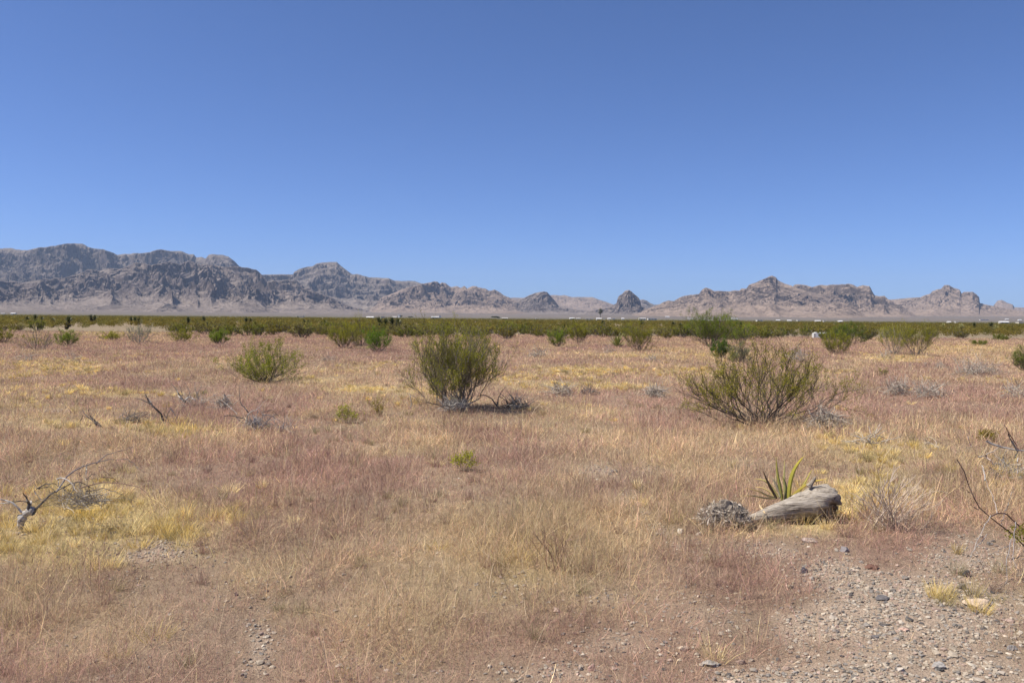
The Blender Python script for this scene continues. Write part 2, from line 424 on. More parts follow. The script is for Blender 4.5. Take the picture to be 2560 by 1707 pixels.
def build_ground():
    rad = [0.0]; r = .4
    while r < 15500:
        rad.append(r); r *= 1.0135 if r < 400 else 1.03
    rad = np.array(rad[1:])
    fine = np.linspace(-42, 42, 420); coarse = np.linspace(42, 318, 70)[1:-1]
    az = np.radians(np.concatenate([fine, coarse]))
    A, Rr = np.meshgrid(az, rad)
    x = np.sin(A) * Rr; y = np.cos(A) * Rr; z = gz(x, y)
    n, k = A.shape
    V = np.stack([x, y, z], -1).reshape(-1, 3)
    V = np.concatenate([V, [[0, 0, float(gz(0.0, 0.0))]]])
    idx = np.arange(n * k).reshape(n, k)
    a, b = idx[:-1], idx[1:]
    Fq = np.stack([a, np.roll(a, -1, 1), np.roll(b, -1, 1), b], -1).reshape(-1, 4)[:, ::-1]
    Ft = np.stack([np.full(k, n * k), np.roll(idx[0], -1), idx[0]], -1)
    xs, ys = V[:, 0], V[:, 1]; rr = np.hypot(xs, ys)
    b, ye, st, pk = patches(xs, ys)
    inv = ys > 2.5
    grav = sstep(.35, .9, b)
    litter = C_BASE * np.array([.70, .76, .82])
    c = litter[None] * (1 - .5 * pk[:, None]) + C_PINK[None] * .82 * (.5 * pk[:, None])
    c = c * (1 - .55 * np.clip(st, 0, 1)[:, None]) + C_STRAW[None] * .78 * (.55 * np.clip(st, 0, 1)[:, None])
    c = c * (1 - .7 * np.clip(ye, 0, 1)[:, None]) + C_YEL[None] * .85 * (.7 * np.clip(ye, 0, 1)[:, None])
    soil = C_SOIL[None] * (1 + .12 * fbm(xs / .8, ys / .8, 71, 3)[:, None])
    c = c * (1 - grav[:, None]) + soil * grav[:, None]
    # the creosote flat and the alluvial fans beyond it
    far = sstep(70, 90, rr)[:, None]
    nf = fbm(xs / 40, ys / 40, 81, 4)[:, None]; nl = fbm(xs / 300, ys / 300, 83, 4)[:, None]
    flat = C_SOIL[None] * (.72 + .1 * nf) * (1 - .35) + C_SCRUB[None] * .35
    dense = sstep(300, 700, rr)[:, None]
    flat = flat * (1 - .55 * dense) + C_SCRUB[None] * 1.25 * .55 * dense
    fanc = np.array([.150, .126, .106])[None] * (1 + .15 * nf + .12 * nl)
    green = np.array([.115, .108, .066])[None]
    g = np.clip(.75 - sstep(1500, 3600, rr), 0, 1)[:, None]
    fc = fanc * (1 - g) + green * g
    fk = sstep(1000, 1700, rr)[:, None]
    flat = flat * (1 - fk) + fc * fk
    c = c * (1 - far) + flat * far
    me = raw_mesh('ground', V, [Fq, Ft], c, smooth=True)
    o = obj('ground', me, ground_material())
    tag(o, 'flat pinkish tan desert floor running out to the foot of the mountains', kind='structure')
build_ground()

# ------------------------------------------------------------------ mountains
def S(s):
    a = np.array([float(t) for t in s.replace(';', ' ').replace(',', ' ').split()]).reshape(-1, 2)
    return a

SIL_BACK = S("-260,640; -120,628; 0,621; 27,621; 58,626; 90,621; 109,618; 136,615; 158,610; 185,608; 207,610; 218,617; 234,621; 258,623; 275,629; 294,637; 313,634; 354,634; 375,631; 392,624; 403,623; 419,628; 435,627; 457,629; 473,636; 484,636; 490,644; 503,643; 514,647; 522,637; 539,636; 558,637; 571,642; 588,655; 601,669; 623,680; 660,695; 720,720; 780,750")
SIL_FRONT = S("-300,705; -150,690; 0,702; 60,706; 110,698; 160,694; 190,688; 218,674; 245,676; 272,670; 300,672; 340,657; 380,662; 422,654; 450,660; 476,652; 500,664; 530,661; 560,668; 588,665; 607,669; 623,670; 640,674; 645,678; 656,687; 667,704; 681,703; 700,702; 719,701; 741,701; 752,710; 762,717; 803,734; 830,743; 858,757; 885,767; 912,773; 960,782")
SIL_TABLE = S("560,690; 600,687; 645,687; 700,686; 733,685.5; 735,680; 749,672; 765,668; 781,666; 792,659; 809,655.6; 841,655; 851,663; 866,675; 880,685; 893,685.6; 912,690; 923,693.7; 945,694; 972,695.6; 986,701; 1003,702.4; 1021,701.6; 1037,703; 1051,708; 1064,710; 1100,722; 1160,738; 1230,752; 1300,768")
SIL_CHAIN = S("900,765; 950,745; 1000,725; 1030,716; 1050,712; 1062,708; 1073,706.5; 1086,704; 1094,705; 1100,709.5; 1104,705.5; 1113,706.5; 1121,713; 1128,717.5; 1138,716; 1143,714.6; 1152,719.5; 1161,714.6; 1165,718; 1168,721.7; 1176,717.4; 1183,715; 1190,714.7; 1200,718.8; 1214,721.5; 1222,727; 1236,723.7; 1247,729.7; 1258,736.5; 1280,748; 1310,758; 1350,770")
SIL_KNOB = S("1150,784; 1200,776; 1250,766; 1290,754; 1305,747; 1312,743; 1323,737.8; 1338,732.4; 1348,731; 1359,729; 1368,730; 1375,737.8; 1381,745; 1387,752; 1396,764; 1430,772; 1480,779; 1530,785")
SIL_LOW = S("1180,752; 1240,745; 1280,744.6; 1310,744.6; 1340,742; 1385,737; 1398,738.5; 1411,737.8; 1432,742.7; 1457,742.7; 1481,742.7; 1498,748.7; 1514,754; 1533,761; 1560,766; 1600,772; 1650,776; 1720,780")
SIL_BUTTE = S("1400,788; 1440,783; 1475,777; 1510,771; 1530,764; 1541,758; 1545,743; 1549,738; 1555,735; 1563,727; 1572,725; 1578,728; 1582,732.4; 1593,740.5; 1598,746; 1601,754; 1604,767; 1630,774; 1670,779; 1720,785; 1760,789")
SIL_BEHIND = S("1540,765; 1580,752; 1606,748.7; 1617,751.4; 1626,758; 1636,761.8; 1647,761; 1670,758; 1700,760; 1760,770; 1800,775")
SIL_RIGHT = S("1560,784; 1600,779; 1625,770; 1647,762; 1658,755.5; 1672,751.4; 1685,752; 1698,744.6; 1707,741; 1726,737; 1748,734.6; 1752,728; 1755,724; 1763,719; 1775,721.5; 1786,728; 1802,727.5; 1824,727.5; 1849,725.6; 1854,721.5; 1866,722; 1873,713; 1889,706.5; 1903,701; 1920,692; 1931,689.7; 1940,694; 1944,701; 1961,708; 1977,714; 2000,722; 2060,742; 2120,760; 2180,775")
SIL_CRAG = S("1930,745; 1960,722; 1985,712; 1999,711; 2015,712.8; 2031,718.8; 2045,713; 2056,712; 2068,714; 2078,712; 2097,712; 2121,709; 2135,712; 2143,717.4; 2157,712.8; 2173,714.7; 2177,720; 2180,727; 2184,734; 2187,738; 2198,741; 2211,739; 2219,747; 2235,757; 2270,772; 2310,784")
SIL_MESA = S("2120,765; 2170,752; 2215,749; 2228,748.7; 2255,746.5; 2274,744.6; 2301,743; 2312,737.8; 2325,735; 2331,728; 2342,724; 2353,721.5; 2361,713; 2372,712.5; 2385,720; 2399,724; 2404,734; 2410,729.7; 2432,729.7; 2442,736.5; 2448,743; 2449.5,757; 2464,761; 2483,765; 2520,772; 2560,778; 2640,786; 2720,792")
SIL_LAST = S("2380,776; 2440,772; 2470,768; 2483,765; 2489,757; 2494,751.4; 2505,750; 2518,757; 2532,761; 2536,767.8; 2560,769; 2620,765; 2700,760; 2800,772; 2900,785")

M_ROCK = rock_material('volcanic_rock', (.205, .170, .147), (.100, .081, .074))
M_ROCK2 = rock_material('far_rock', (.20, .168, .144), (.095, .079, .072))
M_ROCKT = rock_material('tan_rock', (.245, .188, .150), (.105, .083, .072))

def massif(name, label, sil, R, W, Wb, rows, step, seed, mat, p=1.6, cliff=.25, c0=.05, spur=.30, sl=420., rough=1.0, crag=1.0, jag=1.0, plan=.04, terr=.14):
    px = np.arange(sil[0, 0], sil[-1, 0] + .01, step)
    py = np.interp(px, sil[:, 0], sil[:, 1])
    py = py + jag * (fbm(px / 14, px * 0, seed + 3, 3) * 1.6)
    sx, sz = pdir(px, py)
    az = np.arctan(sx); tanE = sz * np.cos(az)
    edge = sstep(0, 1, np.minimum(px - px[0], px[-1] - px) / 60.)
    Rc = R * (1 + plan * fbm(px / 140, px * 0 + 3, seed + 7, 3))
    uf = np.linspace(0, 1.0, rows) ** 1.15
    ub = np.linspace(-1, 0, max(12, rows // 8), endpoint=False)
    U = np.concatenate([ub, uf])[:, None]
    Rr = np.where(U >= 0, Rc[None] - U * W, Rc[None] - U * Wb)
    X = np.sin(az)[None] * Rr; Y = np.cos(az)[None] * Rr
    lx = (az * R)[None] + 0 * Rr; ly = Rr
    f = fan(Rr)
    H = np.maximum(CH + Rc * tanE - fan(Rc), 0.5)[None]
    wx = lx + 160 * fbm(lx / 500, ly / 500, seed + 11, 3); wy = ly + 160 * fbm(lx / 500, ly / 500, seed + 12, 3)
    g = ridged(wx / sl, wy / (sl * 3.2), seed + 20, 4)
    g2 = ridged(wx / (sl * .3), wy / (sl * .8), seed + 25, 4)
    uu = np.clip(U, 0, 1)
    A = np.sin(np.pi * np.clip(uu, 0, 1)) ** .6
    u2 = np.clip(uu + spur * A * (.45 - g) + .10 * spur * A * (.45 - g2) * 2, 0, 1)
    cn = c0 + .16 * (fbm(wx / 300, wy / 600, seed + 30, 4) + .15) * A
    step = 0
    for q, of in enumerate((0, .045, .10, .17, .26)):
        nq = .10 * fbm(wx / 130, wy / 200, seed + 90 + q, 4) * A + .035 * fbm(wx / 35, wy / 50, seed + 95 + q, 3) * sstep(0, .05, uu)
        step = step + .2 * (1 - sstep(0, .035, u2 - c0 - of - nq - .25 * (cn - c0)))
    P = (1 - cliff) * (1 - u2) ** p + cliff * step
    P = np.where(U >= 0, P, 1 + U * .9)
    h = H * P
    env = sstep(0, .10, uu) * (1 - .85 * sstep(.5, .95, u2))
    env2 = sstep(0, .03, uu) * (1 - .85 * sstep(.4, .85, u2))
    hs = H / 300.
    rn = ridged(wx / 210, wy / 260, seed + 40, 5)
    rn2 = fbm(wx / 75, wy / 75, seed + 45, 5, .6)
    h = h + rough * hs * (34 * (rn - .42) * env + 22 * rn2 * env2)
    # broken outcrops: many small steps of rock standing out of the slope
    c0n = fbm(wx / 420, wy / 420, seed + 61, 3)
    band = sstep(.02, .10, uu) * (1 - .92 * sstep(.36, .72, u2 + .25 * c0n))
    hsq = np.sqrt(np.maximum(hs, .2))
    c2 = fbm(wx / 340, wy / 260, seed + 52, 4)
    for q, (lm, ht, th) in enumerate(((150, 20, .10), (85, 15, .05), (48, 10, .04), (27, 7, .03))):
        c1 = fbm(wx / lm, wy / (lm * .8), seed + 70 + q, 3) + .50 * c2
        head = np.clip(.7 * (H - h), 0, None)
        h = h + np.minimum(crag * hsq * sstep(th, th + .14, c1) * band * ht * (.6 + .8 * vnoise(wx / 60, wy / 60, seed + 80 + q)), head)
    # low rubble on the aprons
    h = h + hsq * 5 * fbm(wx / 70, wy / 60, seed + 65, 4) * sstep(.3, .6, uu) * (1 - sstep(.92, 1, uu))
    lam = 48 * np.maximum(hs, .5) * (1 + .25 * fbm(wx / 700, wy / 700, seed + 60, 2))
    h = h + terr * lam / 6.283 * np.sin(6.283 * h / lam) * sstep(.02, .12, uu)
    h = h * edge[None] + 0 * h
    lim = CH + Rr * (tanE[None] * (1 - .0012 * (uu > 0))) - f
    h = np.where(U > 0, np.minimum(h, np.maximum(lim - 1.5 * uu * 8, -3)), h)
    # the toe dips under the plain
    h = h - 8 * sstep(.86, 1.0, uu) - 4 * (1 - edge[None])
    z = f + h
    n, k = z.shape
    V = np.stack([X, Y, z], -1).reshape(-1, 3)
    idx = np.arange(n * k).reshape(n, k); a, b = idx[:-1], idx[1:]
    F = np.stack([a[:, :-1], b[:, :-1], b[:, 1:], a[:, 1:]], -1).reshape(-1, 4)
    me = raw_mesh(name, V, F, smooth=False)
    o = obj(name, me, mat)
    tag(o, label, kind='structure')
    return o

massif('mountain_range', 'high blue grey mountain ridge at the far left', SIL_BACK, 8600, 2600, 1500, 260, 1.0, 100, M_ROCK2, p=1.35, cliff=.20, c0=.03, spur=.36, sl=360, rough=.5, crag=1.0)
massif('mountain_range', 'craggy rocky mountain front below the high left ridge', SIL_FRONT, 6300, 2300, 1200, 420, .8, 200, M_ROCK, p=1.5, cliff=.13, c0=.10, spur=.40, sl=330, rough=.55, crag=1.35, jag=1.6)
massif('mountain_range', 'long pale slope with a flat topped peak left of centre', SIL_TABLE, 7900, 2100, 1500, 260, .9, 300, M_ROCK2, p=1.4, cliff=.16, c0=.10, spur=.32, sl=330, rough=.4, crag=.8, jag=.5, terr=.45)
massif('mountain_range', 'row of rounded rocky humps at the centre of the skyline', SIL_CHAIN, 6700, 1700, 1000, 240, .8, 400, M_ROCKT, p=1.5, cliff=.25, c0=.06, spur=.35, sl=260, rough=.6, crag=1.2, jag=.9)
massif('hill', 'low blue hills far behind the gap between the buttes', SIL_LOW, 9300, 1800, 1200, 140, 1.0, 600, M_ROCKT, p=1.5, cliff=.15, spur=.3, sl=420, rough=.8, crag=.5, jag=.4)
massif('rock_butte', 'dark rounded rock knob beside the central humps', SIL_KNOB, 6200, 800, 500, 180, .5, 500, M_ROCK, p=2.0, cliff=.55, c0=.04, spur=.2, sl=150, rough=1.0, crag=1.0, jag=.5, plan=.015)
massif('hill', 'small grey hill just behind the lone butte', SIL_BEHIND, 8000, 1300, 800, 110, 1.0, 700, M_ROCK2, p=1.5, cliff=.15, spur=.3, sl=260, rough=.8, crag=.8, jag=.4)
massif('rock_butte', 'lone dark rock butte standing in the gap right of centre', SIL_BUTTE, 5600, 620, 420, 240, .4, 800, M_ROCK, p=2.2, cliff=.62, c0=.03, spur=.22, sl=120, rough=1.2, crag=1.6, jag=.5, plan=.01)
massif('mountain_range', 'pointed tan peak with a rocky shoulder on the right', SIL_RIGHT, 5500, 1700, 1100, 340, .7, 900, M_ROCKT, p=1.45, cliff=.14, c0=.05, spur=.30, sl=300, rough=.35, crag=.9, jag=.9)
massif('mountain_range', 'blocky cliff faced mountain right of the pointed peak', SIL_CRAG, 5900, 1300, 900, 300, .6, 1000, M_ROCKT, p=1.6, cliff=.36, c0=.05, spur=.34, sl=230, rough=.8, crag=1.2, jag=.9)
massif('mountain_range', 'stepped mesa with a pyramid top at the far right', SIL_MESA, 7200, 1700, 1200, 240, .8, 1100, M_ROCKT, p=1.5, cliff=.30, c0=.03, spur=.26, sl=380, rough=.8, crag=.8, jag=.3)
massif('rock_butte', 'pale distant butte at the right edge of the skyline', SIL_LAST, 10200, 1700, 1200, 120, 1.0, 1200, M_ROCKT, p=1.5, cliff=.45, c0=.10, spur=.2, sl=380, rough=.6, crag=.5, jag=.3)

# ------------------------------------------------------------------ haze
def haze():
    mb = MB()
    x0, x1, y0, y1, z0, z1 = -14000, 14000, -600, 15800, -30, 830
    # the plain's sheet runs 15.5 km to every side; the air box reaches over all of it
    x0, x1, y0, y1 = -15900, 15900, -15900, 15900
    V = [(x0, y0, z0), (x1, y0, z0), (x1, y1, z0), (x0, y1, z0), (x0, y0, z1), (x1, y0, z1), (x1, y1, z1), (x0, y1, z1)]
    F = [(0, 3, 2, 1), (4, 5, 6, 7), (0, 1, 5, 4), (1, 2, 6, 5), (2, 3, 7, 6), (3, 0, 4, 7)]
    me = raw_mesh('haze', np.array(V, float), np.array(F))
    m, nt, out = new_mat('air')
    pv = N(nt, 'ShaderNodeVolumePrincipled')
    pv.inputs['Color'].default_value = (.56, .72, 1.0, 1); pv.inputs['Density'].default_value = HAZE
    pv.inputs['Anisotropy'].default_value = 0.0
    nt.links.new(pv.outputs[0], out.inputs['Volume'])
    o = obj('haze', me, m)
    tag(o, 'thin blue desert air that fades the far mountains', kind='stuff')
HAZE = 3.7e-5
haze()

# ------------------------------------------------------------------ dry grass
def scatter(n, rng, lam, rmin=2.7, rmax=84, slope=.64, pad=3.4):
    """ground points, density falling as r^-lam"""
    q = rng.random(n)
    e = 2 - lam
    y = (rmin ** e + q * (rmax ** e - rmin ** e)) ** (1 / e)
    x = (rng.random(n) * 2 - 1) * (slope * y + pad)
    return x, y

def curve_blades(x, y, z, h, lean, laz, bend, K):
    """K points along leaning, bending stems"""
    t = np.linspace(0, 1, K)[None]
    ang = lean[:, None] + bend[:, None] * t
    ds = h[:, None] / (K - 1)
    dx = np.sin(ang) * ds; dz = np.cos(ang) * ds
    hx = np.concatenate([np.zeros((len(x), 1)), np.cumsum(dx[:, :-1], 1)], 1)
    hz = np.concatenate([np.zeros((len(x), 1)), np.cumsum(dz[:, :-1], 1)], 1)
    hz = np.maximum(hz, -.005)
    return np.stack([x[:, None] + np.cos(laz)[:, None] * hx, y[:, None] + np.sin(laz)[:, None] * hx, z[:, None] + hz], -1)

def grass_field():
    rng = np.random.default_rng(11)
    # --- fine pink and straw coloured cover
    n = 2150000
    x, y = scatter(n, rng, 1.42)
    b, ye, st, pk = patches(x, y)
    clump = .5 + .5 * fbm(x / .22, y / .22, 91, 3); clump2 = .5 + .5 * fbm(x / .7, y / .9, 95, 3)
    keep = rng.random(n) < np.clip((1.05 - 1.0 * np.clip(b, 0, 1)) * (.22 + 1.5 * clump ** 1.3), .0, 1) * (1 - .45 * np.clip(ye, 0, 1))
    keep |= (rng.random(n) < .02)
    x, y, ye, st, pk, b, clump, clump2 = [a[keep] for a in (x, y, ye, st, pk, b, clump, clump2)]
    n = len(x); z = gz(x, y)
    q = rng.random(n)
    kind = np.where(rng.random(n) < np.clip(.25 - .10 * sstep(8, 16, y) + .9 * st - .75 * pk, .06, .97), 1, 0)
    col = np.where(kind[:, None] == 1, C_STRAW[None], C_PINK[None] * 1.05)
    third = rng.random(n) < .18
    col = np.where(third[:, None], C_BASE[None] * 1.05, col)
    yk = rng.random(n) < .5 * np.clip(ye, 0, 1)
    col = np.where(yk[:, None], C_YEL[None] * .95, col)
    col = col * np.exp(.36 * fbm(x / .45, y / .6, 97, 3) + .26 * fbm(x / 2.2, y / 3, 98, 3))[:, None]
    col = col * np.exp(rng.normal(size=(n, 1)) * .30) * np.exp(rng.normal(size=(n, 3)) * .05)
    h = (.045 + .085 * rng.random(n) ** 1.3) * (.58 + 1.15 * sstep(.28, .74, clump2)) * np.where(kind == 1, 1.35, .95) * (1 - .5 * np.clip(b, 0, 1))
    h *= 1 - .18 * sstep(8, 25, y)
    lean = np.minimum(.35 + 1.2 * rng.random(n) ** .7 + .3 * sstep(7, 18, y), 1.56); laz = rng.random(n) * 2 * np.pi; bend = rng.normal(size=n) * 1.5; h *= 1 + .45 * np.sin(lean)
    w = np.maximum(.00065, .15 * y / 853) * (.6 + .8 * rng.random(n))
    P = curve_blades(x, y, z - .004, h, lean, laz, bend, 4)
    W = w[:, None] * np.array([[.8, 1.0, .9, .45]])
    C = col[:, None, :] * np.array([.94, 1.0, 1.03, 1.06])[None, :, None]
    isp = kind == 0
    for nm, sel, lab in (('dry_pink_grass', isp, 'low wiry pink brown dry grass spread over the desert floor'),
                         ('dry_straw_grass', ~isp, 'straw coloured dry grass tangled over the desert floor')):
        V, F, CC = ribbons(P[sel], W[sel], C[sel], rng)
        o = obj(nm, raw_mesh(nm, V, F, CC), M_GRASS); tag(o, lab, kind='stuff')
    # --- the airy seed heads that make the cover read as fuzz
    n = 1250000
    x, y = scatter(n, rng, 1.42)
    b, ye, st, pk = patches(x, y)
    clump = .5 + .5 * fbm(x / .22, y / .22, 91, 3); clump2 = .5 + .5 * fbm(x / .7, y / .9, 95, 3)
    keep = rng.random(n) < np.clip((1.0 - 1.1 * b) * (.12 + 1.4 * clump ** 1.3), 0, 1) * (1 - .5 * np.clip(ye, 0, 1))
    x, y, ye, st, pk, clump2 = [a[keep] for a in (x, y, ye, st, pk, clump2)]; n = len(x)
    k = rng.random(n) < np.clip(.21 - .10 * sstep(8, 16, y) + .8 * st - .7 * pk, .05, .95)
    col = np.where(k[:, None], C_STRAW[None] * 1.1, C_PINK[None] * 1.15) * np.exp(.2 * fbm(x / .45, y / .6, 97, 3))[:, None] * np.exp(rng.normal(size=(n, 1)) * .25)
    z = gz(x, y) + (.02 + .10 * rng.random(n)) * (.35 + 1.25 * sstep(.28, .74, clump2))
    L = np.maximum(.004, .75 * y / 853) * (.6 + .8 * rng.random(n))
    mbf = MB(); leaf_quads(np.stack([x, y, z], -1), L, L * .55, col, rng, mbf)
    o = obj('grass_seed_heads', mbf.mesh('grass_seed_heads'), M_GRASS); tag(o, 'airy scatter of tiny pink and straw seed heads over the dry grass', kind='stuff')
    # --- long bent straw stems lying through the cover
    n = 27000
    x, y = scatter(n, rng, 1.35, rmax=40)
    b, ye, st, pk = patches(x, y)
    keep = rng.random(n) < np.clip(.18 + .75 * st - .5 * b, .03, 1)
    x, y = x[keep], y[keep]; n = len(x)
    h = .13 + .22 * rng.random(n) ** 1.6
    P = curve_blades(x, y, gz(x, y), h, np.abs(rng.normal(size=n)) * .7 + .2, rng.random(n) * 6.283, rng.normal(size=n) * 1.0, 6)
    P += rng.normal(size=P.shape) * (.006 * np.linspace(0, 1, 6))[None, :, None]
    w = np.maximum(.0010, .17 * y / 853) * (.7 + .5 * rng.random(n))
    W = w[:, None] * np.linspace(1, .5, 6)[None]
    col = np.array([.66, .53, .37])[None] * np.exp(rng.normal(size=(n, 1)) * .2)
    V, F, CC = ribbons(P, W, np.repeat(col[:, None], 6, 1), rng)
    o = obj('loose_straw', raw_mesh('loose_straw', V, F, CC), M_GRASS); tag(o, 'loose pale straw stems caught in the dry grass', kind='stuff')
    # --- wiry brown and olive weeds, dried out, that darken the cover in clumps
    nf = 2200
    x, y = scatter(nf, rng, 1.25, rmax=60)
    b, ye, st, pk = patches(x, y)
    keep = rng.random(nf) < np.clip(.9 - b, .04, 1) * sstep(-.25, .35, fbm(x / 2.5, y / 3.5, 37, 3))
    x, y = x[keep], y[keep]; nf = len(x)
    m = np.clip(90 - 2 * y, 24, 80).astype(int); I = np.repeat(np.arange(nf), m); n = len(I)
    pal = np.array([(.28, .19, .145), (.34, .29, .16), (.33, .215, .165), (.27, .24, .13), (.42, .32, .2)])[rng.choice(5, nf, p=[.3, .2, .25, .1, .15])]
    a = rng.random(n) * 6.283; rr = .03 * rng.random(n)
    lean = .1 + 1.2 * rng.random(n)
    h = ((.06 + .08 * rng.random(nf))[I]) * (.5 + .6 * rng.random(n))
    P = curve_blades(x[I] + np.cos(a) * rr, y[I] + np.sin(a) * rr, gz(x[I], y[I]) - .003, h, lean, a, rng.normal(size=n) * .8, 4)
    P[:, 1:] += rng.normal(size=(n, 3, 3)) * .006
    w = np.maximum(.0007, .14 * y[I] / 853)
    col = pal[I] * np.exp(rng.normal(size=(n, 1)) * .2)
    V, F, CC = ribbons(P, w[:, None] * np.array([[1, .9, .8, .5]]), np.repeat(col[:, None], 4, 1), rng)
    o = obj('dry_weeds', raw_mesh('dry_weeds', V, F, CC), M_GRASS); tag(o, 'small wiry brown and olive dried weeds dotted through the grass', kind='stuff')
    # --- yellow bunch grass
    nt_ = 56000
    x, y = scatter(nt_, rng, 1.35)
    b, ye, st, pk = patches(x, y)
    keep = rng.random(nt_) < np.clip(ye * 1.3 - .22, 0, 1) * (.35 + .75 * sstep(-.15, .3, fbm(x / .5, y / .6, 33, 3))) + .006
    x, y = x[keep], y[keep]; nt_ = len(x)
    m = np.clip(70 - 1.2 * y, 16, 70).astype(int)
    rad = (.025 + .055 * rng.random(nt_))
    hh = .05 + .075 * rng.random(nt_)
    tc_ = C_YEL[None] * np.exp(rng.normal(size=(nt_, 1)) * .2) * (1 + np.array([[.02, .05, .2]]) * rng.normal(size=(nt_, 1)))
    olive = rng.random(nt_) < .14
    tc_ = np.where(olive[:, None], np.array([.36, .30, .14])[None], tc_)
    I = np.repeat(np.arange(nt_), m); n = len(I)
    a = rng.random(n) * 6.283; rr = np.sqrt(rng.random(n)) * rad[I]
    bx = x[I] + np.cos(a) * rr; by = y[I] + np.sin(a) * rr
    lean = .15 + 1.0 * rr / .08 * .6 + np.abs(rng.normal(size=n)) * .15
    h = hh[I] * (.6 + .6 * rng.random(n))
    P = curve_blades(bx, by, gz(bx, by) - .004, h, lean, a + rng.normal(size=n) * .4, .5 * rng.random(n), 3)
    w = np.maximum(.0009, .2 * by / 853) * (.7 + .6 * rng.random(n))
    col = tc_[I] * np.exp(rng.normal(size=(n, 1)) * .15)
    V, F, CC = ribbons(P, w[:, None] * np.array([[1, .9, .4]]), col[:, None] * np.array([.85, 1, 1.05])[None, :, None], rng)
    o = obj('yellow_bunch_grass', raw_mesh('yellow_bunch_grass', V, F, CC), M_GRASS); tag(o, 'yellow tufts of bunch grass in patches on the plain', kind='stuff')
grass_field()

# ------------------------------------------------------------------ stones
PHI = (1 + 5 ** .5) / 2
ICO_V = np.array([(-1, PHI, 0), (1, PHI, 0), (-1, -PHI, 0), (1, -PHI, 0), (0, -1, PHI), (0, 1, PHI), (0, -1, -PHI), (0, 1, -PHI), (PHI, 0, -1), (PHI, 0, 1), (-PHI, 0, -1), (-PHI, 0, 1)], float)
ICO_V /= np.linalg.norm(ICO_V[0])
ICO_F = np.array([(0, 11, 5), (0, 5, 1), (0, 1, 7), (0, 7, 10), (0, 10, 11), (1, 5, 9), (5, 11, 4), (11, 10, 2), (10, 7, 6), (7, 1, 8), (3, 9, 4), (3, 4, 2), (3, 2, 6), (3, 6, 8), (3, 8, 9), (4, 9, 5), (2, 4, 11), (6, 2, 10), (8, 6, 7), (9, 8, 1)])

def subdiv(V, F):
    V = list(map(tuple, V)); mid = {}; out = []
    def m(a, b):
        k = (min(a, b), max(a, b))
        if k not in mid:
            p = np.array(V[a]) + np.array(V[b]); p /= np.linalg.norm(p); mid[k] = len(V); V.append(tuple(p))
        return mid[k]
    for a, b, c in F:
        ab, bc, ca = m(a, b), m(b, c), m(c, a)
        out += [(a, ab, ca), (b, bc, ab), (c, ca, bc), (ab, bc, ca)]
    return np.array(V), np.array(out)
ICO1 = subdiv(ICO_V, ICO_F); ICO2 = subdiv(*ICO1); ICO3 = subdiv(*ICO2)

def gravel():
    rng = np.random.default_rng(23)
    n = 520000
    x, y = scatter(n, rng, 1.35, rmax=16)
    b, ye, st, pk = patches(x, y)
    keep = rng.random(n) < np.clip(b * b * 1.0, 0, 1) * (.4 + .8 * (.5 + .5 * fbm(x / .3, y / .3, 15, 3))) * .95 + .010
    x, y, b = x[keep], y[keep], b[keep]; n = len(x)
    s = .0040 + .0105 * rng.random(n) ** 2.0 + .012 * (rng.random(n) < .04) * rng.random(n)
    V = ICO_V[None] * (1 + .28 * rng.normal(size=(n, 12, 1))).clip(.5, 1.5)
    V = V * (np.stack([np.ones(n), .6 + .5 * rng.random(n), .42 + .3 * rng.random(n)], -1)[:, None])
    a = rng.random(n) * 6.283; c_, s_ = np.cos(a), np.sin(a)
    V = np.stack([V[..., 0] * c_[:, None] - V[..., 1] * s_[:, None], V[..., 0] * s_[:, None] + V[..., 1] * c_[:, None], V[..., 2]], -1)
    V = V * s[:, None, None] + np.stack([x, y, gz(x, y) + s * .22], -1)[:, None]
    pal = np.array([(.34, .285, .22), (.29, .25, .205), (.38, .32, .25), (.20, .18, .16), (.33, .245, .20), (.42, .37, .30), (.11, .10, .095)])
    k = rng.choice(len(pal), n, p=[.25, .25, .15, .18, .08, .05, .04])
    col = pal[k] * np.exp(rng.normal(size=(n, 1)) * .15)
    F = (ICO_F[None] + 12 * np.arange(n)[:, None, None]).reshape(-1, 3)
    o = obj('gravel', raw_mesh('gravel', V.reshape(-1, 3), F, np.repeat(col, 12, 0)), M_STONE)
    tag(o, 'loose grey and tan gravel on the bare ground', kind='stuff')
gravel()

def rock(px, py, wpx, hpx, col, label, seed, flat=.55, name='rock'):
    rng = np.random.default_rng(seed)
    p = on(px, py); sc = p[1] / FPX
    V, F = ICO2
    k = np.zeros(len(V))
    for q in range(5):
        d = rand_unit(rng, 1)[0]; k = k + .16 * np.sin(3 * V @ d * (1 + q * .6) + rng.random() * 6)
    V = V * (1 + .55 * k[:, None])
    for q in range(7):                                     # chipped facets
        d = rand_unit(rng, 1)[0]; lim = .62 + .25 * rng.random(); t = V @ d
        V = V - np.clip(t - lim, 0, None)[:, None] * d
    wpx *= .88; a, b, c = wpx * sc / 2, wpx * sc / 2 * .75, hpx * sc * flat
    V = V * np.array([a, b, c])
    V[:, 2] += c * .22
    cols = np.array(col)[None] * (1 + .12 * rng.normal(size=(len(V), 1)))
    me = raw_mesh(name, V, F, cols.clip(0, 1))
    o = obj(name, me, M_STONE, loc=p)
    o.rotation_euler.z = rng.random() * .8 - .4
    return tag(o, label, 'rock')

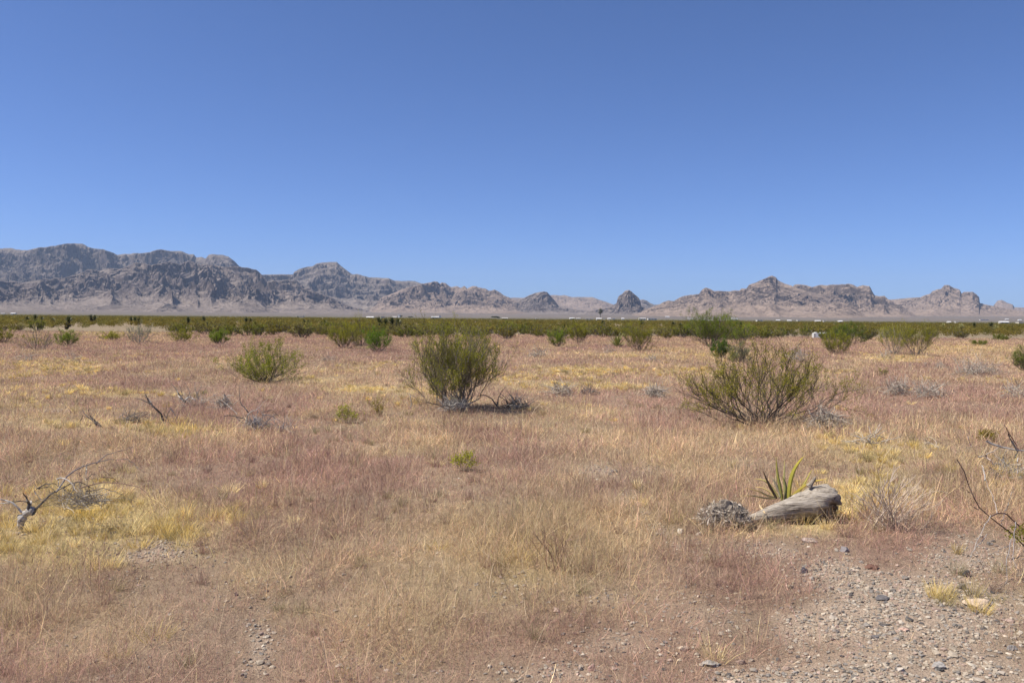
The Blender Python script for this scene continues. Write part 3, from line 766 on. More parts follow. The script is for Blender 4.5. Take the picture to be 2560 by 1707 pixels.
rock(1700, 1334, 20, 18, (.62, .56, .46), 'small whitish stone on the thin dirt trail left of the grey clump', 1, .6)
rock(1747, 1340, 16, 12, (.44, .38, .31), 'small tan stone beside the foot of the shaggy grey clump', 2)
rock(2025, 1360, 46, 15, (.36, .29, .25), 'flat pinkish grey stone in front of the log', 3, .6)
rock(2112, 1388, 28, 18, (.24, .22, .22), 'dark grey stone at the top edge of the gravel', 4)
rock(2010, 1438, 22, 16, (.07, .07, .085), 'blue black stone alone on the gravel below the log', 5, .7)
rock(2180, 1427, 42, 16, (.145, .08, .06), 'rusty red stone at the edge of the pink grass', 6, .6)
rock(2414, 1453, 22, 18, (.075, .068, .066), 'round black stone on gravel near the right side', 7, .7)
rock(2405, 1484, 30, 18, (.16, .14, .12), 'squat brown stone just below the round black stone', 17)
rock(2205, 1512, 46, 12, (.13, .12, .12), 'long flat dark stone in the middle of the gravel', 8, .6)
rock(2440, 1528, 76, 24, (.50, .39, .29), 'half buried smooth tan boulder in the gravel', 9, .6)
rock(2071, 1608, 26, 20, (.56, .46, .34), 'pale cream stone casting a black shadow on the gravel', 10, .7)
rock(2258, 1592, 32, 12, (.48, .33, .26), 'thin pinkish stone lying on the gravel', 11)
rock(2188, 1610, 24, 14, (.14, .13, .13), 'charcoal stone below the thin pinkish stone', 18)
rock(1710, 1612, 30, 16, (.44, .36, .28), 'tan stone among the sparse pink grass, lower centre right', 12)
rock(1775, 1644, 56, 16, (.30, .275, .25), 'broad flat grey stone near the bottom of the gravel', 13, .5)
rock(1600, 1262, 34, 13, (.44, .32, .26), 'flat pinkish slab beside the start of the dirt trail', 14, .6)
rock(1480, 1662, 26, 16, (.47, .32, .26), 'rounded pink stone near the bottom edge of the plain', 15, .65)
rock(1392, 1518, 26, 18, (.56, .42, .34), 'pale pink stone at the end of the tan grass', 16, .6)
rock(2345, 1682, 40, 18, (.30, .28, .26), 'grey stone at the bottom right of the gravel', 19, .6)
rock(2350, 1690, 22, 12, (.09, .085, .08), 'black stone touching the grey stone at bottom right', 20, .6)
rock(632, 1440, 16, 12, (.46, .40, .34), 'whitish stone in the dark hollow in the left grass', 21)
rock(1535, 1182, 20, 10, (.20, .18, .16), 'dark stone on the bare patch behind the log', 22)
rock(2250, 1690, 24, 14, (.46, .40, .34), 'light stone among the gravel along the bottom edge', 24)
rock(2530, 1640, 30, 16, (.20, .185, .175), 'dark stone on the gravel close to the right edge', 25)

# ------------------------------------------------------------------ shrubs
def poly(P0, D, L, K, rng, wig, gx=None):
    """N curved polylines from P0 along D (N,3), length L (N,), slight upward turn"""
    n = len(P0); t = np.linspace(0, 1, K)
    up = np.array([0, 0, 1.0])
    P = np.zeros((n, K, 3)); P[:, 0] = P0; d = D.copy()
    for k in range(1, K):
        d = d + rng.normal(size=(n, 3)) * wig + up * (.10 if gx is None else gx)
        d /= np.linalg.norm(d, axis=1, keepdims=True) + 1e-9
        P[:, k] = P[:, k - 1] + d * (L / (K - 1))[:, None]
    return P

def shrub_parts(seed, H, Wd, nst=26, m=6, q=5, leaf=.022, per=5, leafcol=(.15, .16, .035), wood=(.12, .10, .085), r0=.011, foliage=.85, low=.25, base_pale=0.0, wmin=.0022, topflat=.35, fatleaf=.55, yb=0.0, wob=.022, sp2=.62, jit=.55):
    rng = np.random.default_rng(seed)
    az = np.arange(nst) * 2.39996 + rng.normal(size=nst) * .3
    fr = np.sqrt((np.arange(nst) + .5) / nst) * (.9 + .2 * rng.random(nst))
    rho = Wd / 2 * fr * (.66 + .36 * rng.random(nst)); hh = H * (1 - topflat * fr ** 2.2) * (.62 + .36 * rng.random(nst))
    K = 9; t = np.linspace(0, 1, K)[None]
    hor_ = rho[:, None] * t ** .95; ver = hh[:, None] * t ** (1.0 + .45 * fr[:, None])
    base = np.stack([np.cos(az), np.sin(az)], -1) * (.035 * Wd * rng.random(nst))[:, None]
    P = np.stack([base[:, :1] + np.cos(az)[:, None] * hor_, base[:, 1:] + np.sin(az)[:, None] * hor_, ver - .02], -1)
    wg = np.cumsum(rng.normal(size=(nst, K, 3)) * wob * H, 1); wg[:, 0] = 0
    P = P + wg * np.array([1, 1, .5]); P[:, 1:, 2] = np.maximum(P[:, 1:, 2], .01)
    wb = MB(); lb = MB()
    Rr = np.maximum(r0 * (.7 + .6 * rng.random(nst))[:, None] * (1 - .72 * t), wmin)
    wc = np.array(wood)[None] * np.exp(rng.normal(size=(nst, 1)) * .25)
    wcK = np.repeat(wc[:, None], K, 1)
    if base_pale > 0:
        f = (base_pale * np.exp(-t * 5))[..., None]
        wcK = wcK * (1 - f) + np.array([.34, .32, .30]) * f
    tubes(P, Rr, 5, wcK, wb)
    def split(P, cnt, tlo, thi, L, K2, spread, wig):
        n, K1, _ = P.shape
        I = np.repeat(np.arange(n), cnt); N_ = len(I)
        tt = tlo + (thi - tlo) * rng.random(N_)
        f = tt * (K1 - 1); i0 = np.minimum(f.astype(int), K1 - 2); fr_ = (f - i0)[:, None]
        p = P[I, i0] * (1 - fr_) + P[I, i0 + 1] * fr_
        d = P[I, i0 + 1] - P[I, i0]; d /= np.linalg.norm(d, axis=1, keepdims=True) + 1e-9
        d = d + rand_unit(rng, N_) * spread; d[:, 2] += .15
        d /= np.linalg.norm(d, axis=1, keepdims=True) + 1e-9
        Ls = L * (1.15 - .55 * tt) * (.6 + .7 * rng.random(N_))
        return poly(p, d, Ls, K2, rng, wig), I, tt
    P2, I2, t2 = split(P, m, low, .98, .40 * H, 6, sp2, .12)
    R2 = np.maximum(r0 * .34 * np.linspace(1, .45, 6)[None] * (.7 + .5 * rng.random((len(P2), 1))), wmin * .8)
    tubes(P2, R2, 3, np.repeat(wc[I2][:, None], 6, 1), wb)
    P3, I3, t3 = split(P2, q, .25, 1.0, .19 * H, 4, .65, .12)
    if wmin < .0026: tubes(P3, np.maximum(r0 * .2 * np.linspace(1, .5, 4)[None], wmin * .6) * np.ones((len(P3), 1)), 3, np.repeat((wc[I2][I3] * 1.1 + np.array([.02, .02, .0]))[:, None], 4, 1), wb)
    # leaves: clumped along the outer twigs
    live = rng.random(len(P2)) < foliage
    dens = np.clip(np.exp(rng.normal(size=len(P2)) * .7) * .8, .08, 3.0) * live
    cnt = rng.poisson(per * dens[I3])
    J = np.repeat(np.arange(len(P3)), cnt); n = len(J)
    tt = (.15 + .9 * rng.random(n)) * 3; i0 = np.clip(tt.astype(int), 0, 2); f = (tt - i0)[:, None]
    c = P3[J, i0] * (1 - f) + P3[J, i0 + 1] * f + rng.normal(size=(n, 3)) * leaf * jit
    keepz = c[:, 2] > .10 * H * rng.random(n)
    c = c[keepz]; J = J[keepz]; n = len(J)
    tint = np.exp(rng.normal(size=(len(P2), 1)) * .16)[I3[J]] * np.exp(rng.normal(size=(n, 1)) * .22)
    hue = rng.normal(size=(n, 1)) * .10 + yb
    col = np.array(leafcol)[None] * tint * (1 + hue * np.array([[1.0, .4, -.6]]))
    leaf_quads(c, leaf * (.7 + .7 * rng.random(n)), leaf * fatleaf * (.8 + .5 * rng.random(n)), col.clip(.005, 1), rng, lb, .3)
    return wb, lb

def shrub(px, py, wpx, hpx, label, seed, cat='bush', name='creosote_bush', group=None, **kw):
    p = on(px, py); sc = p[1] / FPX
    e = thing(name, label, cat, p, group)
    d = p[1]
    kw.setdefault('leaf', max(.018, .80 * d / 853 * .8)); kw.setdefault('wmin', max(.0016, .11 * d / 853))
    kw.setdefault('sp2', .8); kw.setdefault('jit', .9); kw.setdefault('wob', .03)
    kw['per'] = kw.get('per', 5) * 1.6; kw['r0'] = kw.get('r0', .011) * .8
    wb, lb = shrub_parts(seed, hpx * sc, wpx * sc, **kw)
    obj('branches', wb.mesh('branches'), M_WOOD, e)
    obj('foliage', lb.mesh('foliage'), M_LEAF, e)
    return e, p, sc

OLIVE = (.24, .235, .032); GREEN = (.185, .24, .03); DKGREEN = (.13, .18, .026); YGREEN = (.31, .30, .04); GREYG = (.23, .235, .12)

def tangle(mb, c, rx, ry, rz, n, K, L, r, rng, cols, arch=.5):
    """a heap of thin dead twigs"""
    p = rand_unit(rng, n) * (rng.random((n, 1)) ** .4) * np.array([rx, ry, rz]); p[:, 2] = np.abs(p[:, 2]) * .8
    th = rng.random(n) * 6.283; el = rng.normal(size=n) * .6 + .3
    d = np.stack([np.cos(th) * np.cos(el), np.sin(th) * np.cos(el) * .8, np.sin(el)], -1)
    Ls = L * (.4 + .9 * rng.random(n))
    P = poly(p + c, d, Ls, K, rng, .22, -.05)
    P[..., 2] = np.maximum(P[..., 2], c[2] + .003)
    k = rng.random((n, 1)); col = np.array(cols[0])[None] * (1 - k) + np.array(cols[1])[None] * k
    tubes(P, r * (.5 + .9 * rng.random(n))[:, None] * np.linspace(1, .5, K)[None], 4 if r > .004 else 3, np.repeat(col[:, None], K, 1), mb)

PALE = (.50, .44, .36); GREY = (.24, .21, .185); DARK = (.085, .072, .062)

# the two large bushes of the foreground
e, p, sc = shrub(1137, 1026, 255, 203, 'tall vase shaped creosote bush with a pale tangle at its foot', 301, nst=46, m=9, q=5, per=11.5, wob=.036, sp2=.80, jit=1.0, leafcol=(.25, .25, .032), wood=(.16, .135, .118), r0=.014, low=.30, base_pale=.9, foliage=.86, topflat=.20, leaf=.019)
mb = MB(); rng = np.random.default_rng(5)
tangle(mb, np.array([0.03, -.28, .0]), .20, .14, .26, 210, 6, .26, .0045, rng, ((.62, .58, .53), (.26, .24, .22)))
obj('dead_twigs', mb.mesh('dead_twigs'), M_WOOD, e)
shrub(1905, 1057, 500, 222, 'wide open creosote bush with bare dark branches on the right', 302, nst=44, sp2=.85, jit=1.0, m=7, q=5, per=8.5, leafcol=(.29, .27, .034), wood=(.070, .058, .052), r0=.013, wob=.032, low=.32, foliage=.84, topflat=.66, leaf=.019, base_pale=.25)

MED = [  # px, base py, width, height, label, dict
    (662, 954, 228, 106, 'low rounded bright green creosote bush left of the tall vase shaped bush', dict(nst=44, m=7, q=5, per=6, leafcol=(.235, .25, .036), wood=(.13, .115, .09), low=.15, topflat=.5, leaf=.027, wob=.045)),
    (95, 876, 110, 58, 'sparse grey stemmed bush near the left edge', dict(nst=26, m=5, q=4, per=3, leafcol=OLIVE, wood=(.17, .155, .14), foliage=.6)),
    (166, 866, 66, 46, 'small green bush right of the sparse grey stemmed bush', dict(nst=22, leafcol=GREEN, per=5)),
    (348, 860, 78, 58, 'bush with whitish dead stems before a bare sandy gap', dict(nst=26, m=5, q=4, per=3.5, leafcol=GREYG, wood=(.24, .23, .21), foliage=.65)),
    (278, 852, 70, 26, 'low yellowish bush left of the whitish stemmed bush', dict(nst=18, leafcol=YGREEN, per=4)),
    (8, 858, 60, 40, 'green bush cut by the left edge of the picture', dict(nst=20, leafcol=OLIVE, per=5)),
    (452, 856, 70, 36, 'brownish olive bush at the edge of the creosote flat', dict(nst=22, leafcol=OLIVE, per=4.5)),
    (547, 862, 58, 40, 'small bright green bush alone on the left grass', dict(nst=24, leafcol=GREEN, per=7)),
    (862, 872, 84, 62, 'olive bush, left one of a touching pair', dict(nst=30, leafcol=OLIVE, per=6)),
    (942, 880, 76, 58, 'dense fresh green bush, right one of a touching pair', dict(nst=30, leafcol=(.14, .22, .025), per=8)),
    (900, 866, 80, 74, 'tall olive bush behind the touching pair', dict(nst=30, leafcol=OLIVE, per=6)),
    (1396, 868, 58, 46, 'upright green bush right of the tall vase shaped bush', dict(nst=26, leafcol=GREEN, per=6)),
    (1448, 858, 72, 52, 'dark olive bush just right of the upright green bush', dict(nst=26, leafcol=OLIVE, per=6)),
    (1598, 877, 92, 72, 'olive bush beside the pale spiky yucca', dict(nst=34, leafcol=OLIVE, per=6)),
    (1775, 866, 120, 88, 'tall two crowned dark green bush behind the wide bush', dict(nst=48, leafcol=(.15, .195, .028), per=10, topflat=.2)),
    (1850, 862, 80, 60, 'lighter green bush touching the two crowned bush', dict(nst=26, leafcol=GREEN, per=5)),
    (1802, 893, 62, 46, 'dark green ball of a bush in front of the two crowned bush', dict(nst=30, leafcol=(.085, .145, .025), per=10)),
    (1850, 908, 74, 48, 'grey green bush in front of the dark green ball', dict(nst=28, leafcol=GREYG, per=6)),
    (2088, 886, 80, 56, 'olive bush in front of the white box', dict(nst=30, leafcol=OLIVE, per=7)),
    (2122, 864, 90, 58, 'dark green bush right of the white box', dict(nst=30, leafcol=DKGREEN, per=7)),
    (2238, 886, 80, 82, 'tall olive bush with pale legs, left of a leaning pair', dict(nst=30, leafcol=YGREEN, per=5.5, low=.45, wood=(.26, .23, .19))),
    (2290, 890, 96, 82, 'tall olive bush with dark legs, right of a leaning pair', dict(nst=32, leafcol=OLIVE, per=6, low=.4)),
    (2447, 864, 46, 14, 'flat lime green bush on the straw at the right', dict(nst=16, leafcol=(.21, .22, .05), per=5)),
    (2502, 852, 42, 16, 'small lime green bush nearer the right edge', dict(nst=16, leafcol=(.21, .22, .05), per=5)),
    (2568, 928, 88, 66, 'green bush cut by the right edge of the picture', dict(nst=34, leafcol=(.17, .20, .045), per=7)),
]
for i, (px, py, w, h, lab, kw) in enumerate(MED):
    d = dict(m=6, q=5, r0=.012); d.update(kw)
    shrub(px, py, w * 1.14, h, lab, 400 + i, **d)

# seedlings in the foreground grass
shrub(870, 1056, 58, 50, 'small leafy creosote seedling in the centre left grass', 501, nst=14, m=4, q=3, per=3.2, leafcol=(.34, .33, .05), wood=(.3, .25, .17), r0=.004, leaf=.022, name='creosote_seedling', cat='plant', low=.3)
shrub(943, 1040, 42, 50, 'small thin yellowish seedling behind the leafy one', 502, nst=12, m=4, q=3, per=2.5, leafcol=(.34, .28, .06), wood=(.3, .22, .14), r0=.004, leaf=.022, name='creosote_seedling', cat='plant', low=.2)
shrub(1162, 1180, 76, 50, 'small bright yellow green seedling in the middle of the grass', 503, nst=14, m=4, q=3, per=3.0, leafcol=(.40, .39, .05), wood=(.3, .25, .17), r0=.004, leaf=.020, name='creosote_seedling', cat='plant', low=.35)
shrub(2465, 1106, 60, 36, 'mustard yellow sprig among dead branches at the right', 504, nst=12, m=3, q=3, per=6, leafcol=(.26, .21, .03), r0=.005, leaf=.022, name='creosote_seedling', cat='plant')
shrub(2208, 942, 40, 26, 'faint olive sprig on the right hand plain', 508, nst=12, m=3, q=3, per=4, leafcol=OLIVE, r0=.004, name='creosote_seedling', cat='plant')

# ------------------------------------------------------------------ the creosote flat
def flat_bushes():
    rng = np.random.default_rng(77)
    variants = []
    tones = [(.195, .175, .034), (.20, .170, .036), (.18, .175, .034), (.215, .18, .042), (.17, .175, .032), (.23, .205, .055), (.20, .18, .06), (.18, .19, .034)]
    for i, c in enumerate(tones):
        wb, lb = shrub_parts(900 + i, 1.0, 1.6 + .35 * (i % 3), nst=20, m=5, q=3, leaf=.105, per=3.0, leafcol=c, wood=(.13, .115, .10), r0=.016, wmin=.012, low=.3)
        Vw, Vl = np.concatenate(wb.V), np.concatenate(lb.V)
        Fs = [np.concatenate(v) for v in wb.F.values()] + [np.concatenate(v) + len(Vw) for v in lb.F.values()]
        mi = np.concatenate([np.zeros(sum(len(f) for f in Fs[:len(wb.F)]), int), np.ones(sum(len(f) for f in Fs[len(wb.F):]), int)])
        me = raw_mesh('creosote_bush', np.concatenate([Vw, Vl]), Fs, np.concatenate([np.concatenate(wb.C), np.concatenate(lb.C)]), mi)
        me.materials.append(M_WOOD); me.materials.append(M_LEAF)
        variants.append(me)
    # positions by dart throwing on a jittered grid
    pts = []
    cell = 2.35
    ys = np.arange(56, 175, cell)
    for yy in ys:
        xs = np.arange(-(.64 * yy + 4), .64 * yy + 4, cell)
        for xx in xs:
            x = xx + (rng.random() - .5) * cell * 1.1; y = yy + (rng.random() - .5) * cell * 1.1
            pts.append((x, y))
    pts = np.array(pts)
    px, py = project(pts[:, 0], pts[:, 1], np.zeros(len(pts)))
    dpy = py - hor(px)
    # front edge of the flat, measured below the horizon: nearer in the middle, broken at the left
    edge = np.interp(px, [-200, 0, 150, 260, 340, 420, 640, 900, 1280, 1500, 1700, 2000, 2300, 2560, 2800], [46, 44, 40, 34, 33, 46, 51, 55, 49, 48, 50, 50, 45, 40, 40])
    edge = edge + 5 * fbm(px / 60, px * 0, 13, 3)
    gaps = np.exp(-((px - 350) / 26) ** 2 - ((dpy - 27) / 5) ** 2) + np.exp(-((px - 1545) / 30) ** 2 - ((dpy - 18) / 2.5) ** 2) + np.exp(-((px - 600) / 20) ** 2 - ((dpy - 24) / 3) ** 2)
    dens = .84 * (1 - gaps) * (.75 + .4 * fbm(pts[:, 0] / 9, pts[:, 1] / 9, 19, 3))
    keep = (dpy < edge) & (rng.random(len(pts)) < dens)
    pts = pts[keep]
    d = np.hypot(pts[:, 0], pts[:, 1]); o_ = np.argsort(d); pts = pts[o_]; d = d[o_]
    inframe = np.abs(project(pts[:, 0], pts[:, 1], np.zeros(len(pts)))[0] - 1280) < 1320
    front = np.zeros(len(pts), bool); front[np.flatnonzero(inframe)[:262]] = True
    near = pts[front]; rest = pts[~front]
    for i, (x, y) in enumerate(near):
        s = .58 + .62 * rng.random() ** 1.3
        if i == 0: pass
        o = bpy.data.objects.new('creosote_bush', variants[int(rng.integers(8))]); COL.objects.link(o)
        o.location = (x, y, float(gz(x, y))); o.rotation_euler = (0, 0, rng.random() * 6.283); o.scale = (s * (.9 + .3 * rng.random()), s * (.9 + .3 * rng.random()), s)
        tag(o, 'olive creosote bush along the front of the dense green flat', 'bush', 'creosote bushes along the front of the flat')
    # everything behind: one mass
    mb_ = MB()
    far = []
    for r0_, r1_, dens_ in ((175, 330, .055), (330, 700, .016), (700, 1500, .0035)):
        n = int(.66 * (r1_ ** 2 - r0_ ** 2) * dens_)
        y = np.sqrt(r0_ ** 2 + rng.random(n) * (r1_ ** 2 - r0_ ** 2)); x = (rng.random(n) * 2 - 1) * (.66 * y)
        far.append(np.stack([x, y], -1))
    allp = np.concatenate([rest] + far); n = len(allp)
    r = np.hypot(allp[:, 0], allp[:, 1])
    cnt = np.where(r < 175, 110, np.where(r < 330, 55, np.where(r < 700, 36, 22)))
    size = np.where(r < 175, .13, np.where(r < 330, .22, np.where(r < 700, .34, .5)))
    I = np.repeat(np.arange(n), cnt); N_ = len(I)
    H = (.75 + .4 * rng.random(n)) * np.where(r > 700, 1.15, 1); Wd = H * (1.2 + .5 * rng.random(n)) * np.where(r > 700, 2.2, np.where(r > 330, 1.4, 1))
    fr = np.sqrt(rng.random(N_)); a = rng.random(N_) * 6.283; hz = .22 + .78 * rng.random(N_) ** .75
    x = allp[I, 0] + np.cos(a) * fr * Wd[I] / 2 * (.35 + .65 * hz); y = allp[I, 1] + np.sin(a) * fr * Wd[I] / 2 * (.35 + .65 * hz)
    z = gz(x, y) + H[I] * hz * (1 - .3 * fr ** 2)
    tone = np.array([.175, .148, .036])[None] * np.exp(rng.normal(size=(n, 1)) * .18) * (1 + rng.normal(size=(n, 1)) * np.array([[.10, .03, -.05]]))
    col = tone[I] * np.exp(rng.normal(size=(N_, 1)) * .2)
    leaf_quads(np.stack([x, y, z], -1), size[I] * (.7 + .6 * rng.random(N_)), size[I] * .7, col.clip(.01, 1), rng, mb_, .2)
    o = obj('creosote_flat', mb_.mesh('creosote_flat'), M_LEAF)
    tag(o, 'olive green mass of creosote scrub reaching to the foot of the mountains', kind='stuff')
flat_bushes()

# ------------------------------------------------------------------ yuccas on the flat
def rosette(mb, c, n, L, w, rng, cols, el0=-.3, el1=1.4, K=4):
    th = rng.random(n) * 6.283; el = el0 + (el1 - el0) * rng.random(n)
    d = np.stack([np.cos(th) * np.cos(el), np.sin(th) * np.cos(el), np.sin(el)], -1)
    P = poly(np.tile(c, (n, 1)), d, L * (.7 + .5 * rng.random(n)), K, rng, .05, -.03)
    side = np.cross(d, np.array([0, 0, 1.0])); side /= np.linalg.norm(side, axis=1, keepdims=True) + 1e-9
    k = rng.random((n, 1)); col = np.array(cols[0])[None] * (1 - k) + np.array(cols[1])[None] * k
    V, F, C = ribbons(P, np.outer(np.ones(n) * w, np.array([.7, 1, .7, .08])), np.repeat(col[:, None], K, 1), rng, side)
    mb.add(V, F, C)

def yucca(px, top, base, label, seed, heads=1, lean=0, pale=False, D=None, name='yucca'):
    rng = np.random.default_rng(seed)
    D = D or gdist(px, max(base, hor(px) + 10))
    x = float(pdir(px, base)[0] * D); p = np.array([x, D, float(gz(x, D))])
    ztop = float(CH + pdir(px, top)[1] * D)
    H = max(ztop - p[2], .6) * 1.12
    e = thing(name, label, 'yucca', p)
    tb, cb = MB(), MB()
    for k in range(heads):
        dx = (k - (heads - 1) / 2) * .75 + lean * .3; hk = H * (1 - .16 * (k % 2))
        t = np.linspace(0, 1, 7)
        P = np.stack([dx * t ** .8, .1 * rng.normal() * t, hk * .62 * t], -1)[None]
        tubes(P, np.array([[.17, .20, .23, .25, .25, .22, .12]]) * (.7 + .25 * H), 8, np.array([.05, .042, .034]), tb)
        rosette(tb, P[0, -2] - np.array([0, 0, .1]), 90, .5, .05, rng, ((.06, .05, .04), (.13, .11, .08)), -1.4, -.3)
        rosette(cb, P[0, -1], 110, .62 * (.8 + .2 * H), .045, rng, ((.05, .065, .022), (.10, .11, .035)) if not pale else ((.30, .29, .10), (.42, .40, .18)), -.25, 1.5)
        if pale:
            rosette(cb, P[0, -1] + np.array([0, 0, .25]), 50, .22, .05, rng, ((.62, .58, .38), (.55, .52, .30)), -.2, 1.5)
    obj('trunk', tb.mesh('trunk'), M_WOOD, e); obj('leaf_crown', cb.mesh('leaf_crown'), M_YLEAF, e)

YU = [(67, 795, 803, 'small dark yucca, leftmost on the green flat', 1, 0, 0), (88, 788, 800, 'slim dark yucca poking above the skyline of the flat at far left', 1, 0, 0), (105, 795, 804, 'stubby brownish yucca between the slim one and the large leaning one', 1, 0, 0),
      (131, 800, 812, 'thin dark yucca just left of the large leaning one', 1, 0, 0), (165, 794, 817, 'large dark leaning yucca on the left of the flat', 1, 1, 0), (232, 789, 800, 'pair headed yucca under the high left ridge', 2, 0, 0),
      (328, 795, 803, 'dark yucca, left one of two above the sandy gap', 1, 0, 0), (343, 796, 806, 'wider dark yucca, right one of two above the sandy gap', 2, 0, 0), (471, 796, 812, 'straight post like dark yucca with a yellowish head', 1, 0, 0),
      (509, 793, 801, 'thin faint yucca right of the post like one', 1, 0, 0), (621, 797, 805, 'two stemmed small yucca left of the cream trailer', 2, 0, 0), (812, 806, 822, 'short dark yucca below the flat topped peak', 1, 0, 0), (766, 803, 811, 'low bushy yucca near the cream trailer', 2, 0, 0),
      (972, 796, 822, 'big many headed dark yucca beside the white roofs', 4, 0, 0), (1507, 806, 815, 'small yucca with a pale stem below the pale houses', 1, 0, 0), (1604, 803, 808, 'tiny dark yucca under the lone butte', 1, 0, 0),
      (1678, 808, 818, 'dark headed yucca, left of two near the rocky shoulder', 1, 1, 1), (1696, 814, 825, 'dark headed yucca, right of two near the rocky shoulder', 1, 1, 1), (1852, 808, 823, 'yucca standing under the pointed peak', 1, 0, 0),
      (2403, 814, 826, 'cream flowered yucca on the right of the flat', 1, 0, 1), (2437, 809, 815, 'dark round yucca left of the big white roof', 1, 0, 0), (2478, 808, 815, 'dark yucca just left of the big white roof', 1, 0, 0), (2492, 818, 828, 'pale headed yucca below the big white roof', 1, 0, 1), (2358, 811, 822, 'faint yellow headed yucca near the pair of tall bushes', 1, 0, 1)]
for i, (px, tp, bs, lab, hd, ln, pl) in enumerate(YU):
    dd = None
    yucca(px, tp, bs, lab, 2000 + i, hd, ln, False if pl == 0 else (px > 2300), D=float(np.clip(gdist(px, bs + 6), 88, 150)))

# spiky pale yucca rosette at the middle distance
def rosette_yucca():
    p = on(1543, 868); e = thing('spiky_yucca', 'pale yellow green spiky yucca left of an olive bush', 'yucca', p)
    rng = np.random.default_rng(3); mb = MB()
    rosette(mb, np.array([0, 0, .02]), 90, .85, .035, rng, ((.36, .34, .13), (.22, .24, .07)), .15, 1.5)
    obj('leaf_crown', mb.mesh('leaf_crown'), M_YLEAF, e)
    mb = MB(); rosette(mb, np.array([0, 0, .02]), 30, .5, .03, rng, ((.35, .30, .2), (.28, .24, .15)), -.2, .3)
    obj('dry_leaf_skirt', mb.mesh('dry_leaf_skirt'), M_YLEAF, e)
rosette_yucca()

# ------------------------------------------------------------------ far houses
M_WHITE = plain_mat('white_siding', (.66, .64, .60)); M_CREAM = plain_mat('cream_siding', (.66, .61, .52)); M_GREYS = plain_mat('grey_siding', (.50, .49, .47))
M_ROOFW = plain_mat('white_roof', (.72, .71, .70), .5); M_ROOFG = plain_mat('grey_roof', (.45, .43, .41)); M_ROOFB = plain_mat('brown_roof', (.28, .22, .18))
M_PANE = plain_mat('dark_glass', (.04, .05, .06), .15); M_DOOR = plain_mat('door_paint', (.30, .26, .22))

def box(mb, x0, x1, y0, y1, z0, z1):
    V = [(x0, y0, z0), (x1, y0, z0), (x1, y1, z0), (x0, y1, z0), (x0, y0, z1), (x1, y0, z1), (x1, y1, z1), (x0, y1, z1)]
    mb.add(np.array(V, float), np.array([(0, 3, 2, 1), (4, 5, 6, 7), (0, 1, 5, 4), (1, 2, 6, 5), (2, 3, 7, 6), (3, 0, 4, 7)]), np.array([.5, .5, .5]))

def house(px, base, wpx, hpx, label, wall, roof, seed, name='house', cat='house', group=None, flat=False):
    rng = np.random.default_rng(seed)
    te = float(pdir(px, base)[1])
    # stand it where the rising plain meets this line of sight
    Ds = np.linspace(1050, 4200, 600); el = (fan(Ds) - CH) / Ds
    j = int(np.argmin(np.abs(el - te)))
    D = float(Ds[j]) if base < hor(px) + 4 else 1100.0
    D = max(D, 1080.)
    x = float(pdir(px, base)[0]) * D; z = float(fan(math.hypot(x, D)))
    L = wpx * D / FPX; Ht = max(hpx * D / FPX, 2.4); Wd = min(max(5.5, L * .45), 9)
    e = thing(name, label, cat, (x, D, z), group)
    wl = Ht * (.68 if not flat else .9)
    mb = MB(); box(mb, -L / 2, L / 2, -Wd / 2, Wd / 2, -.3, wl)
    obj('wall', mb.mesh('wall'), wall, e)
    mb = MB(); o_ = .45
    if flat:
        box(mb, -L / 2 - o_, L / 2 + o_, -Wd / 2 - o_, Wd / 2 + o_, wl + .003, Ht)
    else:
        V = [(-L / 2 - o_, -Wd / 2 - o_, wl - .05), (L / 2 + o_, -Wd / 2 - o_, wl - .05), (L / 2 + o_, Wd / 2 + o_, wl - .05), (-L / 2 - o_, Wd / 2 + o_, wl - .05), (-L / 2 - o_, 0, Ht), (L / 2 + o_, 0, Ht)]
        mb.add(np.array(V), np.array([(0, 1, 5, 4), (2, 3, 4, 5), (0, 3, 2, 1)]), np.array([.5] * 3))
        mb.add(np.array(V), np.array([(1, 2, 5), (3, 0, 4)]), np.array([.5] * 3))
    obj('roof', mb.mesh('roof'), roof, e)
    if wpx > 9:
        nw = max(2, int(L / 4.5))
        for k in range(nw):
            cx = -L / 2 + L * (k + .5) / nw
            mb = MB()
            if k == nw // 2:
                box(mb, cx - .5, cx + .5, -Wd / 2 - .06, -Wd / 2 + .02, .05, min(2.1, wl * .9)); obj('door', mb.mesh('door'), M_DOOR, e)
            else:
                box(mb, cx - .7, cx + .7, -Wd / 2 - .06, -Wd / 2 + .02, wl * .4, wl * .82); obj('window', mb.mesh('window'), M_PANE, e)
    e.rotation_euler.z = (rng.random() - .5) * .5
    return e

